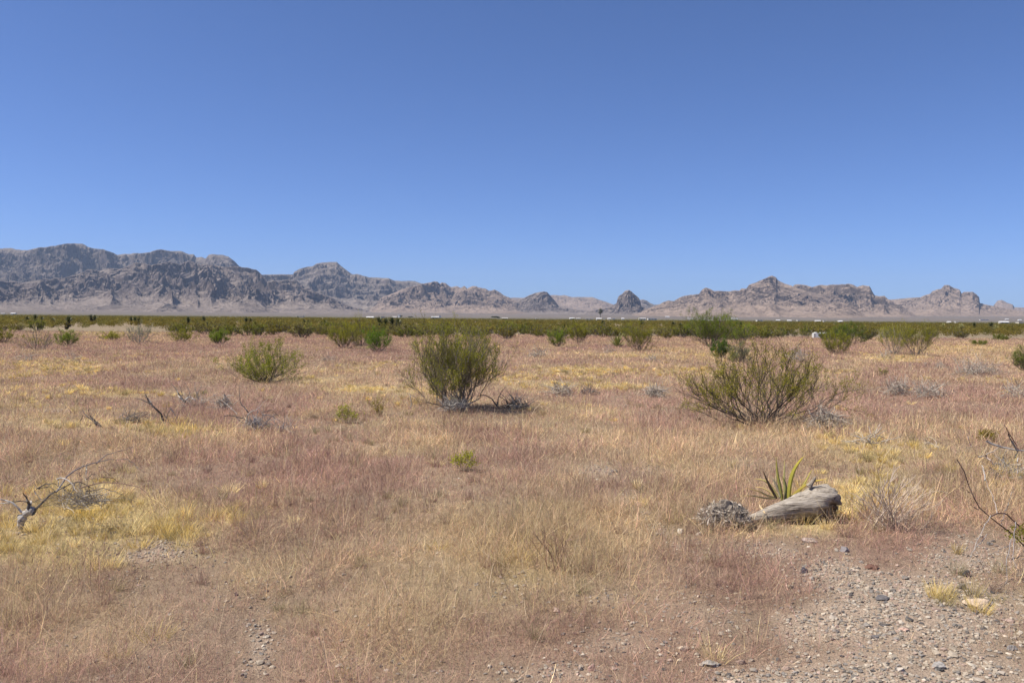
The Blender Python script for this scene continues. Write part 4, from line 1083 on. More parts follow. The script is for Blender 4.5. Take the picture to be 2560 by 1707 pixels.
HS = [(34, 787, 11, 4, 'white house at the foot of the far left ridge', M_WHITE, M_ROOFW, 0), (8, 787, 8, 3, 'faint pale house at the left edge under the ridge', M_CREAM, M_ROOFG, 0),
      (751, 798, 17, 6, 'cream trailer alone on the flat under the table topped peak', M_CREAM, M_ROOFW, 1), (926, 800, 18, 5, 'low white roofed shed left of the many headed yucca', M_WHITE, M_ROOFW, 0), (957, 799, 10, 6, 'bright white block beside the many headed yucca', M_WHITE, M_ROOFW, 1),
      (986, 796, 13, 5, 'cream house right of the many headed yucca', M_CREAM, M_ROOFG, 0), (998, 794, 5, 7, 'narrow white tall shed on the end of the cream house', M_WHITE, M_ROOFW, 1), (1088, 795, 18, 4, 'long grey house left of the central humps', M_GREYS, M_ROOFW, 0), (1100, 794, 5, 5, 'small white shed at the end of the long grey house', M_WHITE, M_ROOFW, 1),
      (1262, 798, 14, 4, 'pale house beside the dark tree clump', M_CREAM, M_ROOFG, 0), (1342, 799, 5, 4, 'tiny pale shed under the dark rock knob', M_CREAM, M_ROOFW, 1), (1430, 798, 12, 4, 'white house left of the brightest trailer', M_WHITE, M_ROOFW, 0), (1446, 799, 10, 4, 'grey house between two white ones', M_GREYS, M_ROOFG, 0),
      (1473, 801, 17, 5, 'brightest white trailer in the settlement', M_WHITE, M_ROOFW, 1), (1497, 800, 12, 5, 'greyish house next to the brightest trailer', M_GREYS, M_ROOFW, 0), (1510, 799, 5, 4, 'little pale shed below the round tree', M_CREAM, M_ROOFG, 1), (1523, 799, 7, 4, 'pale house right of the round tree', M_CREAM, M_ROOFW, 0), (1534, 799, 8, 3, 'flat pale house left of the lone butte', M_WHITE, M_ROOFW, 1),
      (1557, 799, 6, 4, 'small white house straight below the lone butte', M_WHITE, M_ROOFW, 0), (1605, 799.5, 17, 5, 'long white house right below the lone butte', M_WHITE, M_ROOFG, 0), (1630, 800, 22, 4, 'long low white building right of the lone butte', M_WHITE, M_ROOFW, 1), (1668, 794, 10, 3, 'pale roofs on the slope by the rocky shoulder', M_GREYS, M_ROOFW, 0), (1725, 799, 14, 3, 'pale house under the rocky shoulder', M_CREAM, M_ROOFG, 0),
      (1760, 802.5, 20, 4, 'long white building under the round crag', M_WHITE, M_ROOFW, 1), (1775, 803, 7, 3, 'little white shed at the end of the long building', M_WHITE, M_ROOFW, 0), (1835, 799, 16, 3, 'pale house left of the pointed peak foot', M_GREYS, M_ROOFW, 0), (1898, 803.5, 14, 4, 'white house under the left flank of the pointed peak', M_WHITE, M_ROOFW, 1), (1945, 803, 9, 3, 'small white house under the pointed peak', M_WHITE, M_ROOFW, 0), (1973, 804, 9, 3, 'small cream house right of the pointed peak', M_CREAM, M_ROOFW, 0), (1995, 804, 5, 3, 'tiny white shed right of the pointed peak', M_WHITE, M_ROOFW, 1),
      (2044, 805, 12, 4, 'white house above the white box', M_WHITE, M_ROOFW, 0), (2061, 806, 6, 4, 'small white house right above the white box', M_WHITE, M_ROOFW, 1), (2100, 806, 8, 3, 'faint pale house under the blocky cliffs', M_GREYS, M_ROOFW, 0), (2372, 808, 6, 3, 'small pale house under the stepped mesa', M_CREAM, M_ROOFW, 0), (2390, 809, 5, 2.5, 'tiny white shed under the stepped mesa', M_WHITE, M_ROOFW, 1), (2460, 803, 20, 2.5, 'long thin pale building under the mesa end', M_GREYS, M_ROOFW, 1),
      (2509, 811, 21, 6, 'big white roofed house near the right edge', M_GREYS, M_ROOFW, 0), (2549, 804, 8, 3, 'small white house at the far right edge', M_WHITE, M_ROOFW, 0), (2548, 810, 12, 3, 'cream house at the far right edge, nearer the flat', M_CREAM, M_ROOFG, 1), (2517, 802, 8, 2.5, 'tiny white house above the big white roof', M_WHITE, M_ROOFW, 0)]
for i, h in enumerate(HS):
    house(*h[:7], 3000 + i, flat=bool(h[7]))

def far_tree(px, base, wpx, hpx, label, seed, name='tree', col=(.06, .07, .03), D=1500.):
    rng = np.random.default_rng(seed)
    x = float(pdir(px, base)[0]) * D; z = float(fan(math.hypot(x, D)))
    zb = z; Ht = hpx * D / FPX; Wd = wpx * D / FPX
    e = thing(name, label, 'tree', (x, D, zb))
    mb = MB(); t = np.linspace(0, 1, 6)
    tubes(np.stack([.1 * Wd * np.sin(3 * t), 0 * t, Ht * .75 * t], -1)[None], (Ht * .045 * (1 - .6 * t))[None], 7, np.array([.22, .19, .16]), mb)
    lim = poly(np.tile([0, 0, Ht * .5], (7, 1)), rand_unit(rng, 7) * np.array([1, 1, .4]) + np.array([0, 0, .6]), np.ones(7) * Ht * .35, 4, rng, .1)
    tubes(lim, Ht * .015 * np.linspace(1, .4, 4)[None] * np.ones((7, 1)), 4, np.array([.22, .19, .16]), mb)
    obj('trunk', mb.mesh('trunk'), M_WOOD, e)
    mb = MB(); n = 900
    c = rand_unit(rng, 14) * np.array([Wd * .34, Wd * .34, Ht * .14]) + np.array([0, 0, Ht * .78])
    P = c[rng.integers(14, size=n)] + rng.normal(size=(n, 3)) * np.array([Wd * .13, Wd * .13, Ht * .07])
    colr = np.array(col)[None] * np.exp(rng.normal(size=(n, 1)) * .3)
    leaf_quads(P, Wd * .09, Wd * .06, colr, rng, mb)
    obj('crown', mb.mesh('crown'), M_LEAF, e)
far_tree(1500, 799, 12, 28, 'round dark crowned tall tree among the far houses', 1)
far_tree(1237, 798, 16, 7, 'dark spreading tree clump in the centre of the settlement', 2)
far_tree(1246, 799, 10, 5, 'low dark tree right of the spreading clump', 3)
far_tree(1003, 795, 6, 7, 'dark tree behind the narrow white shed', 4)
far_tree(1026, 795, 12, 5, 'low dark tree right of the cream house', 5)

# ------------------------------------------------------------------ white box on the plain
def white_box():
    p = on(2052, 846); D = p[1]; s = D / FPX
    e = thing('discarded_appliance', 'white metal box with two dark round holes, dumped behind an olive bush', 'junk', p)
    w, h, d = 32 * s, 15 * s, .55
    mb = MB(); box(mb, -w / 2, w / 2, -d / 2, d / 2, .02, h); o = obj('cabinet', mb.mesh('cabinet'), plain_mat('white_enamel', (.75, .76, .74), .4, .15, 4), e)
    bv = o.modifiers.new('bevel', 'BEVEL'); bv.width = .03; bv.segments = 2
    for cx in (-.16 * w, .16 * w):
        mb = MB(); th = np.linspace(0, 6.283, 17)[:-1]
        P = np.stack([cx + .11 * w * np.cos(th), np.full(16, -d / 2 - .004), h * .58 + .11 * w * np.sin(th)], -1)
        P2 = P + np.array([0, .02, 0])
        mb.add(np.concatenate([P, P2]), np.array([[i, (i + 1) % 16, 16 + (i + 1) % 16, 16 + i] for i in range(16)]), np.array([.03] * 3))
        mb.add(P, np.arange(16)[None, ::-1], np.array([.03] * 3))
        obj('round_opening', mb.mesh('round_opening'), M_PANE, e)
    mb = MB(); box(mb, -w * .62, -w * .505, -d / 2, d / 2, .0, h * .9); obj('side_panel', mb.mesh('side_panel'), M_GREYS, e)
white_box()

# ------------------------------------------------------------------ traced dead branches
def trace(lines, D, rng, depth=.18, K=10):
    """lines: [(S-string, r0, r1, colour, depth lean)] -> polylines standing near the plane at distance D"""
    out = []
    for s, r0, r1, col, dl in lines:
        a = S(s); t = np.concatenate([[0], np.cumsum(np.hypot(*np.diff(a, axis=0).T))]); t /= t[-1]
        tt = np.linspace(0, 1, K)
        x = np.interp(tt, t, a[:, 0]); y = np.interp(tt, t, a[:, 1])
        # round the corners a little
        for _ in range(1):
            x[1:-1] = .25 * x[:-2] + .5 * x[1:-1] + .25 * x[2:]; y[1:-1] = .25 * y[:-2] + .5 * y[1:-1] + .25 * y[2:]
        dd = D + dl * tt + depth * .25 * np.cumsum(rng.normal(size=K)) / np.sqrt(K)
        P = np.stack([at(x[i], y[i], dd[i]) for i in range(K)])
        out.append((P, np.linspace(r0, r1, K), col))
    return out

def dead_branch(name, label, cat, px, py, lines, seed, extra=None, side=6, depth=.18):
    rng = np.random.default_rng(seed)
    p = on(px, py); D = p[1]
    e = thing(name, label, cat, p)
    mb = MB()
    for P, R, c in trace(lines, D, rng, depth):
        P = P - p
        P = P + rng.normal(size=P.shape) * np.array([.003, .003, .003])
        R = R * (.80 if D < 9 else 1.15)
        R = R * np.linspace(1.05, .6, len(R))
        tubes(P[None], R[None], side, np.array(c) * (1 + .1 * rng.normal()), mb)
    obj('branch', mb.mesh('branch'), M_WOOD, e)
    if extra: extra(e, p, D, rng)
    return e, p, D

def twigs_extra(cx, cy, rx, rz, n, L, r, cols, nm='twigs'):
    def f(e, p, D, rng):
        mb = MB(); sc = D / FPX
        c = at(cx, cy, D) - p
        c[2] = max(c[2] - rz * sc, 0.0)
        tangle(mb, c, rx * sc, rx * sc * .6, rz * sc * 1.6, n, 5, L * sc, r, rng, cols)
        obj(nm, mb.mesh(nm), M_WOOD, e)
    return f

W1 = (.36, .335, .30); W2 = (.14, .12, .105); W3 = (.20, .13, .10); W4 = (.45, .42, .38)
def left_extra(e, p, D, rng):
    # the thick broken foot
    mb = MB()
    P = np.stack([at(a, b, D) for a, b in ((52, 1322), (52, 1308), (55, 1296), (64, 1284), (77, 1276), (86, 1281))]) - p
    R = np.array([.022, .026, .03, .034, .036, .024])
    P2 = np.stack([np.interp(np.linspace(0, 5, 16), np.arange(6), P[:, k]) for k in range(3)], -1)
    R2 = np.interp(np.linspace(0, 5, 16), np.arange(6), R) * (1 + .12 * rng.normal(size=16))
    tubes(P2[None], R2[None], 9, np.array([.40, .37, .33]), mb)
    obj('trunk', mb.mesh('trunk'), M_WOOD, e)
    twigs_extra(205, 1236, 72, 26, 240, 56, .0022, ((.50, .45, .37), (.16, .135, .11)))(e, p, D, rng)
dead_branch('dead_tree', 'fallen dead shrub with a thick broken foot and long grey branches, at left', 'dead shrub', 55, 1320, [
    ("72,1273; 70,1256; 64,1240; 56,1231", .018, .008, W2, 0), ("74,1270; 78,1256; 74,1250; 72,1258", .012, .006, W4, 0),
    ("55,1279; 44,1266; 30,1254; 12,1250; -30,1246", .011, .006, W4, -.1), ("30,1255; 14,1258; -30,1262", .006, .004, W1, .1), ("32,1253; 62,1252; 82,1254; 102,1248", .005, .004, W2, .2),
    ("83,1279; 92,1270; 100,1261; 110,1248; 123,1237; 140,1229; 161,1214; 187,1205; 208,1201; 223,1212; 231,1222", .011, .006, (.17, .15, .135), .3),
    ("140,1229; 155,1208; 168,1193; 180,1180; 191,1169; 213,1163; 240,1159; 266,1148; 298,1146; 321,1149", .008, .004, (.24, .215, .21), .5), ("240,1159; 252,1146; 266,1137; 298,1127; 340,1116", .005, .002, (.22, .19, .185), .5), ("321,1149; 336,1160; 345,1172; 368,1184", .003, .002, W4, .2),
    ("200,1220; 215,1213; 240,1205; 270,1203; 315,1210; 349,1218; 370,1227; 377,1246", .007, .004, W3, -.2), ("215,1230; 230,1225; 255,1220; 281,1225; 308,1237", .006, .003, W2, -.1),
    ("92,1223; 104,1215; 115,1208; 136,1208; 147,1216", .007, .005, W2, -.1), ("96,1221; 120,1216; 128,1219; 140,1232", .005, .004, W2, .0), ("143,1196; 153,1194; 162,1195; 183,1212; 191,1228", .007, .004, W4, -.15), ("145,1196; 147,1222; 148,1245", .004, .003, W1, 0),
    ("217,1165; 215,1185; 214,1201", .005, .004, W4, 0), ("216,1197; 230,1185; 242,1186", .005, .003, W2, 0), ("247,1165; 262,1176; 274,1186; 293,1203", .004, .002, W3, 0), ("253,1192; 272,1193; 287,1197; 297,1208", .006, .004, W3, 0),
    ("85,1226; 93,1238; 103,1250", .005, .004, W4, 0), ("161,1214; 160,1232; 168,1248", .004, .003, W2, 0), ("187,1206; 182,1225; 176,1244", .004, .003, W1, 0), ("223,1212; 226,1240; 230,1262", .004, .003, W2, .1), ("200,1190; 198,1180; 206,1176", .003, .002, W2, 0)], 41, left_extra)

def ball_extra(e, p, D, rng):
    sc = D / FPX; mb = MB()
    c = at(642, 1055, D) - p; c[2] = .02
    tangle(mb, c, 30 * sc, 22 * sc, 26 * sc, 130, 6, 34 * sc, .0052, rng, ((.46, .44, .42), (.15, .135, .125)))
    tangle(mb, c + np.array([46 * sc, 0, 0]), 50 * sc, 22 * sc, 15 * sc, 70, 6, 50 * sc, .004, rng, ((.44, .42, .39), (.22, .2, .18)))
    obj('twig_ball', mb.mesh('twig_ball'), M_WOOD, e)
dead_branch('dead_shrub', 'dead shrub with a dense ball of grey twigs and forked arms', 'dead shrub', 640, 1074, [
    ("617,1060; 616,1048; 619,1037; 628,1028; 637,1024", .012, .008, W1, 0), ("560,1039; 575,1038; 592,1041; 612,1047", .006, .010, W2, 0), ("622,1031; 610,1017; 599,1006; 600,985; 598,962", .009, .003, W2, .1), ("594,1036; 573,1016; 553,999", .004, .003, W1, .2), ("637,1030; 648,1010; 662,992", .004, .002, (.4, .3, .25), .2), ("640,1026; 655,1008; 672,995", .003, .002, W4, .2), ("655,1036; 675,1038; 690,1046; 712,1060", .006, .004, W1, .1), ("660,1030; 680,1024; 696,1040", .005, .003, W2, .2)], 42, ball_extra)
dead_branch('dead_branch', 'crooked dark dead branch rising left to a splintered elbow', 'dead branch', 409, 1062, [
    ("409,1062; 405,1037; 398,1028; 390,1022; 374,1009; 367,997; 364,985", .018, .010, DARK, .1), ("374,1009; 355,998; 336,995", .008, .006, W2, .1), ("384,1018; 374,1000; 366,992", .014, .006, W1, 0), ("413,1060; 418,1037; 428,1018", .010, .006, W2, .2), ("425,1020; 433,1030; 438,1038", .012, .008, W4, .1)], 43, twigs_extra(395, 1045, 50, 15, 40, 40, .004, (GREY, DARK)))
dead_branch('dead_branch', 'two dark parallel dead branches pointing up left', 'dead branch', 258, 1073, [
    ("258,1073; 244,1058; 224,1039", .018, .012, DARK, .1), ("250,1070; 232,1052; 213,1037; 207,1024", .014, .006, W2, .1), ("222,1038; 222,1020; 219,1008", .006, .004, W3, .1), ("262,1074; 268,1068", .014, .010, DARK, 0), ("206,1040; 199,1055; 206,1064", .006, .004, W2, 0)], 44)
dead_branch('dead_branch', 'arched grey dead branch between the two dark ones', 'dead branch', 312, 1060, [
    ("308,1058; 314,1046; 326,1038; 344,1032; 372,1029", .009, .005, (.2, .18, .16), .2), ("354,1060; 345,1048; 336,1039", .008, .006, DARK, 0), ("300,1055; 294,1044; 310,1034; 330,1022", .005, .003, W1, 0)], 45, twigs_extra(330, 1045, 45, 14, 60, 40, .004, ((.34, .31, .28), DARK)))
dead_branch('dead_branch', 'pale hooked dead branch furthest back in the left group', 'dead branch', 462, 1012, [
    ("463,1004; 448,985; 438,970; 428,958", .014, .006, W2, .2), ("458,1002; 446,990; 443,976", .012, .008, W4, .1), ("464,1000; 470,991; 480,994; 490,1003; 495,1014", .014, .008, W4, .1), ("462,1000; 474,985; 477,977", .006, .003, DARK, .2), ("455,1010; 462,1020; 470,1026", .008, .006, W4, 0)], 46, twigs_extra(480, 1005, 40, 15, 60, 40, .005, (PALE, GREY)))
dead_branch('dead_branch', 'forked dead branch standing just right of the tall vase shaped bush', 'dead branch', 1247, 1023, [
    ("1248,1022; 1235,1005; 1228,993; 1206,986; 1192,991", .016, .006, W2, .1), ("1244,1010; 1246,993; 1253,980; 1265,966", .012, .004, W2, .1), ("1243,1012; 1244,1000; 1248,990", .009, .004, W1, 0), ("1256,1020; 1266,1026; 1276,1022", .008, .006, W4, 0)], 47, twigs_extra(1292, 1018, 34, 13, 90, 36, .006, (W1, DARK)))
dead_branch('dead_branch', 'thin white dead stalk left of the tall vase shaped bush', 'dead branch', 1027, 1024, [("1026,1024; 1028,1008; 1026,990; 1024,984", .009, .006, W4, 0), ("1052,1016; 1046,1004; 1040,994; 1026,985", .005, .003, W2, 0), ("1026,1020; 1020,1012; 1016,1004", .006, .003, W4, 0)], 48)
dead_branch('dead_branch', 'single thin bent dark stick in the centre of the grass', 'dead branch', 1460, 1250, [("1458,1248; 1450,1222; 1438,1200; 1418,1180", .0055, .003, W3, .2), ("1452,1247; 1445,1228; 1434,1205", .004, .003, W3, .2)], 49)

def edge_extra(e, p, D, rng):
    mb = MB(); n = 260
    c = np.concatenate([np.stack([at(a, b, D + rng.normal() * .05)]) for a, b in ((2540, 1322), (2556, 1330), (2548, 1342), (2530, 1335), (2566, 1318))]) - p
    P = c[rng.integers(5, size=n)] + rng.normal(size=(n, 3)) * .022
    leaf_quads(P, .016, .010, np.array([.24, .23, .03])[None] * np.exp(rng.normal(size=(n, 1)) * .25), rng, mb)
    obj('foliage', mb.mesh('foliage'), M_LEAF, e)
dead_branch('dead_shrub', 'large bare dead shrub with drooping grey branches at the right edge', 'dead shrub', 2530, 1460, [
    ("2394,1149; 2400,1170; 2416,1192; 2423,1210; 2425,1230; 2435,1256; 2448,1274; 2476,1289; 2501,1310; 2524,1327; 2545,1345; 2575,1380", .003, .008, (.10, .07, .06), .1), ("2448,1274; 2436,1268; 2426,1262", .004, .003, W3, 0), ("2425,1232; 2410,1222; 2400,1210", .003, .002, W3, 0),
    ("2478,1290; 2494,1281; 2514,1279; 2524,1294; 2538,1306; 2556,1320; 2590,1345", .005, .008, (.12, .08, .07), .1), ("2514,1278; 2522,1255; 2532,1228; 2536,1215", .004, .002, W1, 0), ("2514,1281; 2506,1298; 2501,1310", .005, .005, (.3, .24, .22), 0),
    ("2478,1289; 2458,1320; 2448,1345; 2438,1363; 2425,1396", .004, .003, (.33, .29, .26), -.2), ("2537,1302; 2539,1320; 2538,1335; 2532,1371; 2530,1396; 2537,1412; 2546,1430", .004, .003, (.30, .27, .26), -.2), ("2530,1345; 2527,1366; 2517,1386; 2517,1419; 2514,1460", .004, .003, (.30, .27, .25), -.3),
    ("2468,1335; 2455,1352; 2440,1368; 2432,1380", .003, .003, W1, -.2), ("2527,1360; 2505,1370; 2486,1383", .003, .002, W1, -.1), ("2493,1281; 2490,1262; 2484,1246; 2470,1215; 2463,1197", .004, .003, (.25, .21, .19), .2), ("2463,1200; 2460,1180; 2456,1164", .005, .006, (.32, .29, .26), .3), ("2530,1396; 2545,1392; 2570,1388", .004, .004, W2, 0), ("2430,1385; 2444,1395; 2452,1410; 2478,1418", .003, .003, W2, -.1)], 50, edge_extra)
dead_branch('dead_shrub', 'pale criss crossed dead branches behind the bare shrub at the right', 'dead shrub', 2520, 1195, [
    ("2466,1103; 2480,1110; 2500,1116; 2534,1124; 2556,1126; 2590,1128", .011, .008, W4, .1), ("2445,1142; 2462,1138; 2485,1127; 2500,1115", .006, .004, (.38, .33, .28), .1), ("2462,1138; 2478,1152; 2488,1168", .007, .005, (.45, .36, .3), 0), ("2530,1104; 2540,1120; 2546,1130; 2536,1146", .010, .006, W1, .1), ("2520,1084; 2528,1102; 2538,1116", .006, .008, W2, .1), ("2510,1060; 2524,1085; 2540,1110; 2546,1126", .004, .006, W3, .1), ("2486,1186; 2500,1172; 2530,1166; 2562,1158", .005, .006, (.5, .42, .3), 0), ("2510,1140; 2506,1160; 2500,1176", .006, .004, W1, .1), ("2545,1145; 2545,1165; 2543,1185", .005, .004, W4, -.1), ("2420,1090; 2424,1108; 2432,1120; 2438,1126", .004, .003, (.45, .36, .3), .1)], 51, twigs_extra(2520, 1165, 60, 24, 80, 55, .0035, (W1, GREY)))

def brush_pile(px, py, wpx, hpx, label, seed, n=110, cols=(PALE, GREY), name='dead_brush', r=.006, extra=None):
    rng = np.random.default_rng(seed); p = on(px, py); sc = p[1] / FPX
    mb = MB()
    tangle(mb, np.array([0, 0, .01]), wpx * sc / 2 * .75, wpx * sc / 2 * .45, hpx * sc * 1.15, n, 6, wpx * sc * .38, max(r, .19 * p[1] / 853), rng, cols)
    o = obj(name, mb.mesh(name), M_WOOD, loc=p)
    tag(o, label, 'dead brush')
BP = [(1400, 990, 86, 30, 'flat grey heap of dead twigs on the plain right of the tall bush', 140), (1468, 988, 58, 20, 'small dark twig heap right of the flat grey one', 60), (1637, 992, 76, 28, 'silvery dead twig heap left of the wide open bush', 150),
      (2066, 1076, 104, 52, 'dense grey dead brush at the right foot of the wide open bush', 240), (2246, 986, 96, 36, 'grey dead brush, left heap on the right hand plain', 150), (2325, 994, 110, 30, 'long pale heap of dead brush with white ends', 150), (2440, 938, 150, 30, 'wide low grey brush with arching twigs at the right', 170), (2350, 926, 50, 18, 'little grey brush left of the wide arching one', 60),
      (2540, 1000, 90, 34, 'grey brush under a crooked stem near the right edge', 110), (558, 1028, 60, 44, 'fuzzy grey dead shrub behind the twig ball', 150), (2176, 1118, 110, 40, 'grey arched dead brush over yellow grass', 34), (2276, 922, 14, 18, 'small pale stump, left of two on the right hand plain', 22), (2314, 922, 14, 18, 'small pale stump, right of two on the right hand plain', 22),
      (1345, 893, 60, 16, 'pale grey dead brush beyond the centre plain', 90), (1520, 882, 34, 20, 'grey dead twigs in front of the spiky yucca', 50), (1995, 905, 56, 44, 'grey dead shrub behind the wide open bush', 110), (60, 905, 70, 20, 'faint grey dead brush on the left plain', 60), (185, 905, 40, 22, 'grey dead twigs behind the left yellow grass', 40), (820, 905, 44, 14, 'whitish dead twigs left of the touching pair', 50), (1630, 905, 40, 16, 'pale dead brush right of centre in the middle plain', 50), (2210, 898, 46, 18, 'grey dead twigs under the leaning pair of bushes', 50)]
for i, (px, py, w, h, lab, n) in enumerate(BP):
    brush_pile(px, py, w, h, lab, 600 + i, n, (PALE, GREY) if i not in (1,) else (GREY, DARK))

def stem_fan(px, py, label, seed, n, tips, cols, r, name='dead_shrub'):
    rng = np.random.default_rng(seed); p = on(px, py); D = p[1]; mb = MB()
    P = []
    for k in range(n):
        a = rng.random(); tx = np.interp(a, np.linspace(0, 1, len(tips)), [t[0] for t in tips]) + rng.normal() * 8
        ty = np.interp(a, np.linspace(0, 1, len(tips)), [t[1] for t in tips]) + abs(rng.normal()) * 26
        dl = rng.normal() * .14
        q0 = at(px + rng.normal() * 16, py - 2, D) - p; q0[1] += rng.normal() * .05; q0[2] = 0
        q1 = at(tx, ty, D + dl) - p
        t = np.linspace(0, 1, 7)[:, None]
        c = q0 * (1 - t) + q1 * t + np.array([0, 0, .05]) * np.sin(t * np.pi) * rng.normal() + rng.normal(size=(7, 3)) * .006
        P.append(c)
    P = np.array(P); k = rng.random((n, 1)); col = np.array(cols[0])[None] * (1 - k) + np.array(cols[1])[None] * k
    tubes(P, r * (.5 + .8 * rng.random(n))[:, None] * np.linspace(1, .45, 7)[None], 4, np.repeat(col[:, None], 7, 1), mb)
    I = rng.integers(n, size=n * 2)
    Q = poly(P[I, 4], (P[I, 6] - P[I, 4]) / np.linalg.norm(P[I, 6] - P[I, 4], axis=1, keepdims=True) + rand_unit(rng, n * 2) * .5, np.full(n * 2, .09), 4, rng, .1)
    tubes(Q, r * .4 * np.ones((n * 2, 4)), 3, np.repeat(col[I][:, None], 4, 1), mb)
    o = obj(name, mb.mesh(name), M_WOOD, loc=p); tag(o, label, 'dead shrub')
stem_fan(2225, 1330, 'fan of upright pale dead stems right of the log', 71, 70, [(2110, 1235), (2160, 1200), (2200, 1185), (2240, 1190), (2290, 1180), (2330, 1215), (2370, 1230)], ((.62, .50, .37), (.36, .28, .22)), .0032)
stem_fan(2195, 1326, 'few tall single pale stems standing in the yellow grass behind the log', 72, 9, [(2190, 1195), (2215, 1160), (2240, 1150), (2285, 1165), (2310, 1190)], ((.52, .42, .33), (.42, .34, .28)), .004, name='dry_stems')
stem_fan(1400, 1420, 'thin brown upright dead stems in the tan grass', 73, 24, [(1320, 1330), (1360, 1310), (1400, 1320), (1440, 1340)], ((.26, .16, .11), (.36, .25, .17)), .0025, name='dry_stems')
stem_fan(2322, 1128, 'pale dry stalk in pale grass on the right hand plain', 74, 6, [(2310, 1085), (2335, 1082), (2345, 1100)], ((.55, .48, .38), (.5, .42, .32)), .005, name='dry_stems')

# ------------------------------------------------------------------ log, clump and yucca blades
def fallen_log():
    rng = np.random.default_rng(8)
    D = 6.85
    p = on(1985, 1318); p = np.array([at(1985, 1318, D)[0], D, float(gz(at(1985, 1318, D)[0], D))])
    e = thing('fallen_log', 'weathered grey fallen log lying on the dry grass', 'log', p)
    ax = [(1826, 1312, .022), (1862, 1302, .040), (1900, 1293, .054), (1945, 1282, .074), (1985, 1272, .092), (2018, 1263, .110), (2045, 1255, .130), (2066, 1252, .138), (2084, 1256, .134)]
    A = np.array([np.concatenate([at(a, b, D + .02 * i), [r]]) for i, (a, b, r) in enumerate(ax)])
    n, sides = 60, 40
    t = np.linspace(0, len(ax) - 1, n)
    C = np.stack([np.interp(t, np.arange(len(ax)), A[:, k]) for k in range(4)], -1)
    T = np.gradient(C[:, :3], axis=0); T /= np.linalg.norm(T, axis=1, keepdims=True)
    up = np.array([0, 0, 1.0]); Sd = np.cross(T, up); Sd /= np.linalg.norm(Sd, axis=1, keepdims=True); Up = np.cross(Sd, T)
    th = np.arange(sides) * 2 * np.pi / sides
    ii = np.arange(n)[:, None] / n; tt = th[None]
    cx, sx = np.cos(tt), np.sin(tt)
    rad = C[:, 3][:, None] * (1 + .22 * fbm(cx * 1.3 + 5, sx * 1.3 + ii * 5, 3, 4) + .10 * fbm(cx * 5, sx * 5 + ii * 8, 7, 3))
    # crown of the log bulges up at the broken end; the underside there is rotted away
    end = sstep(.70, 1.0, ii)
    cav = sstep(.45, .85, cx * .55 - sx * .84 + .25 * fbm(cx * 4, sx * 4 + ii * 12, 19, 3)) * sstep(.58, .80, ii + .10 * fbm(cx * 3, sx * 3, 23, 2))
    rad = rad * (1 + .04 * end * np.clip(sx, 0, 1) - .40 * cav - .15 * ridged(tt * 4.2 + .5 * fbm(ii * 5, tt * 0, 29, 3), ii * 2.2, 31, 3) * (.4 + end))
    V = C[:, None, :3] + rad[..., None] * (cx[..., None] * Sd[:, None] + sx[..., None] * Up[:, None])
    jag = .035 * fbm(cx * 3, sx * 3, 77, 3)
    slant = np.clip(sx, 0, 1)[0][:, None]
    for q_ in range(8): V[-1 - q_] -= (.055 * (1 - q_ / 8)) * slant * T[-1]
    V[-1] += (jag[0][:, None]) * T[-1]; V[-2] += .6 * jag[0][:, None] * T[-1]
    V = V.reshape(-1, 3)
    idx = np.arange(n * sides).reshape(n, sides); a, b = idx[:-1], idx[1:]
    F = np.stack([a, np.roll(a, -1, 1), np.roll(b, -1, 1), b], -1).reshape(-1, 4)
    tone = np.array([.54, .485, .42])[None, None] * (1 + .10 * fbm(cx * 2, ii * 9 + sx, 17, 4))[..., None]
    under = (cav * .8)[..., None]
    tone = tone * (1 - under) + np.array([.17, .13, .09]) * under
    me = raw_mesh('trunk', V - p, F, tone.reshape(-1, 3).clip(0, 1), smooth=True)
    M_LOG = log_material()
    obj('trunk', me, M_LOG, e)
    # hollow broken end: a recessed, splintered face
    mb = MB(); ring = (V.reshape(n, sides, 3)[-1] - p); cen = ring.mean(0)
    r1 = cen + (ring - cen) * .86 - T[-1] * .02; r2 = cen + (ring - cen) * .45 - T[-1] * .09; r3 = cen[None] - T[-1] * .12
    r2 = r2 + rng.normal(size=r2.shape) * .012
    VV = np.concatenate([ring, r1, r2, r3]); k = sides; i0 = np.arange(k)
    q = lambda o1, o2: np.stack([o1 + i0, o1 + (i0 + 1) % k, o2 + (i0 + 1) % k, o2 + i0], -1)
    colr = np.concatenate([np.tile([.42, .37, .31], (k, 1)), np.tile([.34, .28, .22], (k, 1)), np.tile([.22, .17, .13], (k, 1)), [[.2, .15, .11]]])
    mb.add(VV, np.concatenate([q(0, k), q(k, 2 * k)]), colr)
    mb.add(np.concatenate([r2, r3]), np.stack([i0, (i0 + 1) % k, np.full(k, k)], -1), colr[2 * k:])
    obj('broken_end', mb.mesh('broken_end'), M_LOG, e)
    # splintered fibres hanging under the end
    m = 240
    s0 = rng.random(m); c0 = np.stack([np.interp(.62 * (n - 1) + s0 * .37 * (n - 1), np.arange(n), C[:, k2]) for k2 in range(3)], -1)
    rr = np.interp(.62 * (n - 1) + s0 * .37 * (n - 1), np.arange(n), C[:, 3])
    ph = -1.57 + rng.normal(size=m) * .75
    bp = c0 + (rr * .72)[:, None] * (np.cos(ph)[:, None] * Sd[-1] + np.sin(ph)[:, None] * Up[-1])
    d = np.tile([-.2, -.15, -1.0], (m, 1)) + rand_unit(rng, m) * .35
    P = poly(bp - p, d / np.linalg.norm(d, axis=1, keepdims=True), .05 + .10 * rng.random(m), 4, rng, .12, -.05)
    mb = MB(); kk = rng.random((m, 1)); cl = np.array([.20, .16, .11])[None] * (1 - kk) + np.array([.48, .40, .26])[None] * kk
    V_, F_, C_ = ribbons(P, np.outer(.004 + .004 * rng.random(m), [1, 1, .8, .3]), np.repeat(cl[:, None], 4, 1), rng)
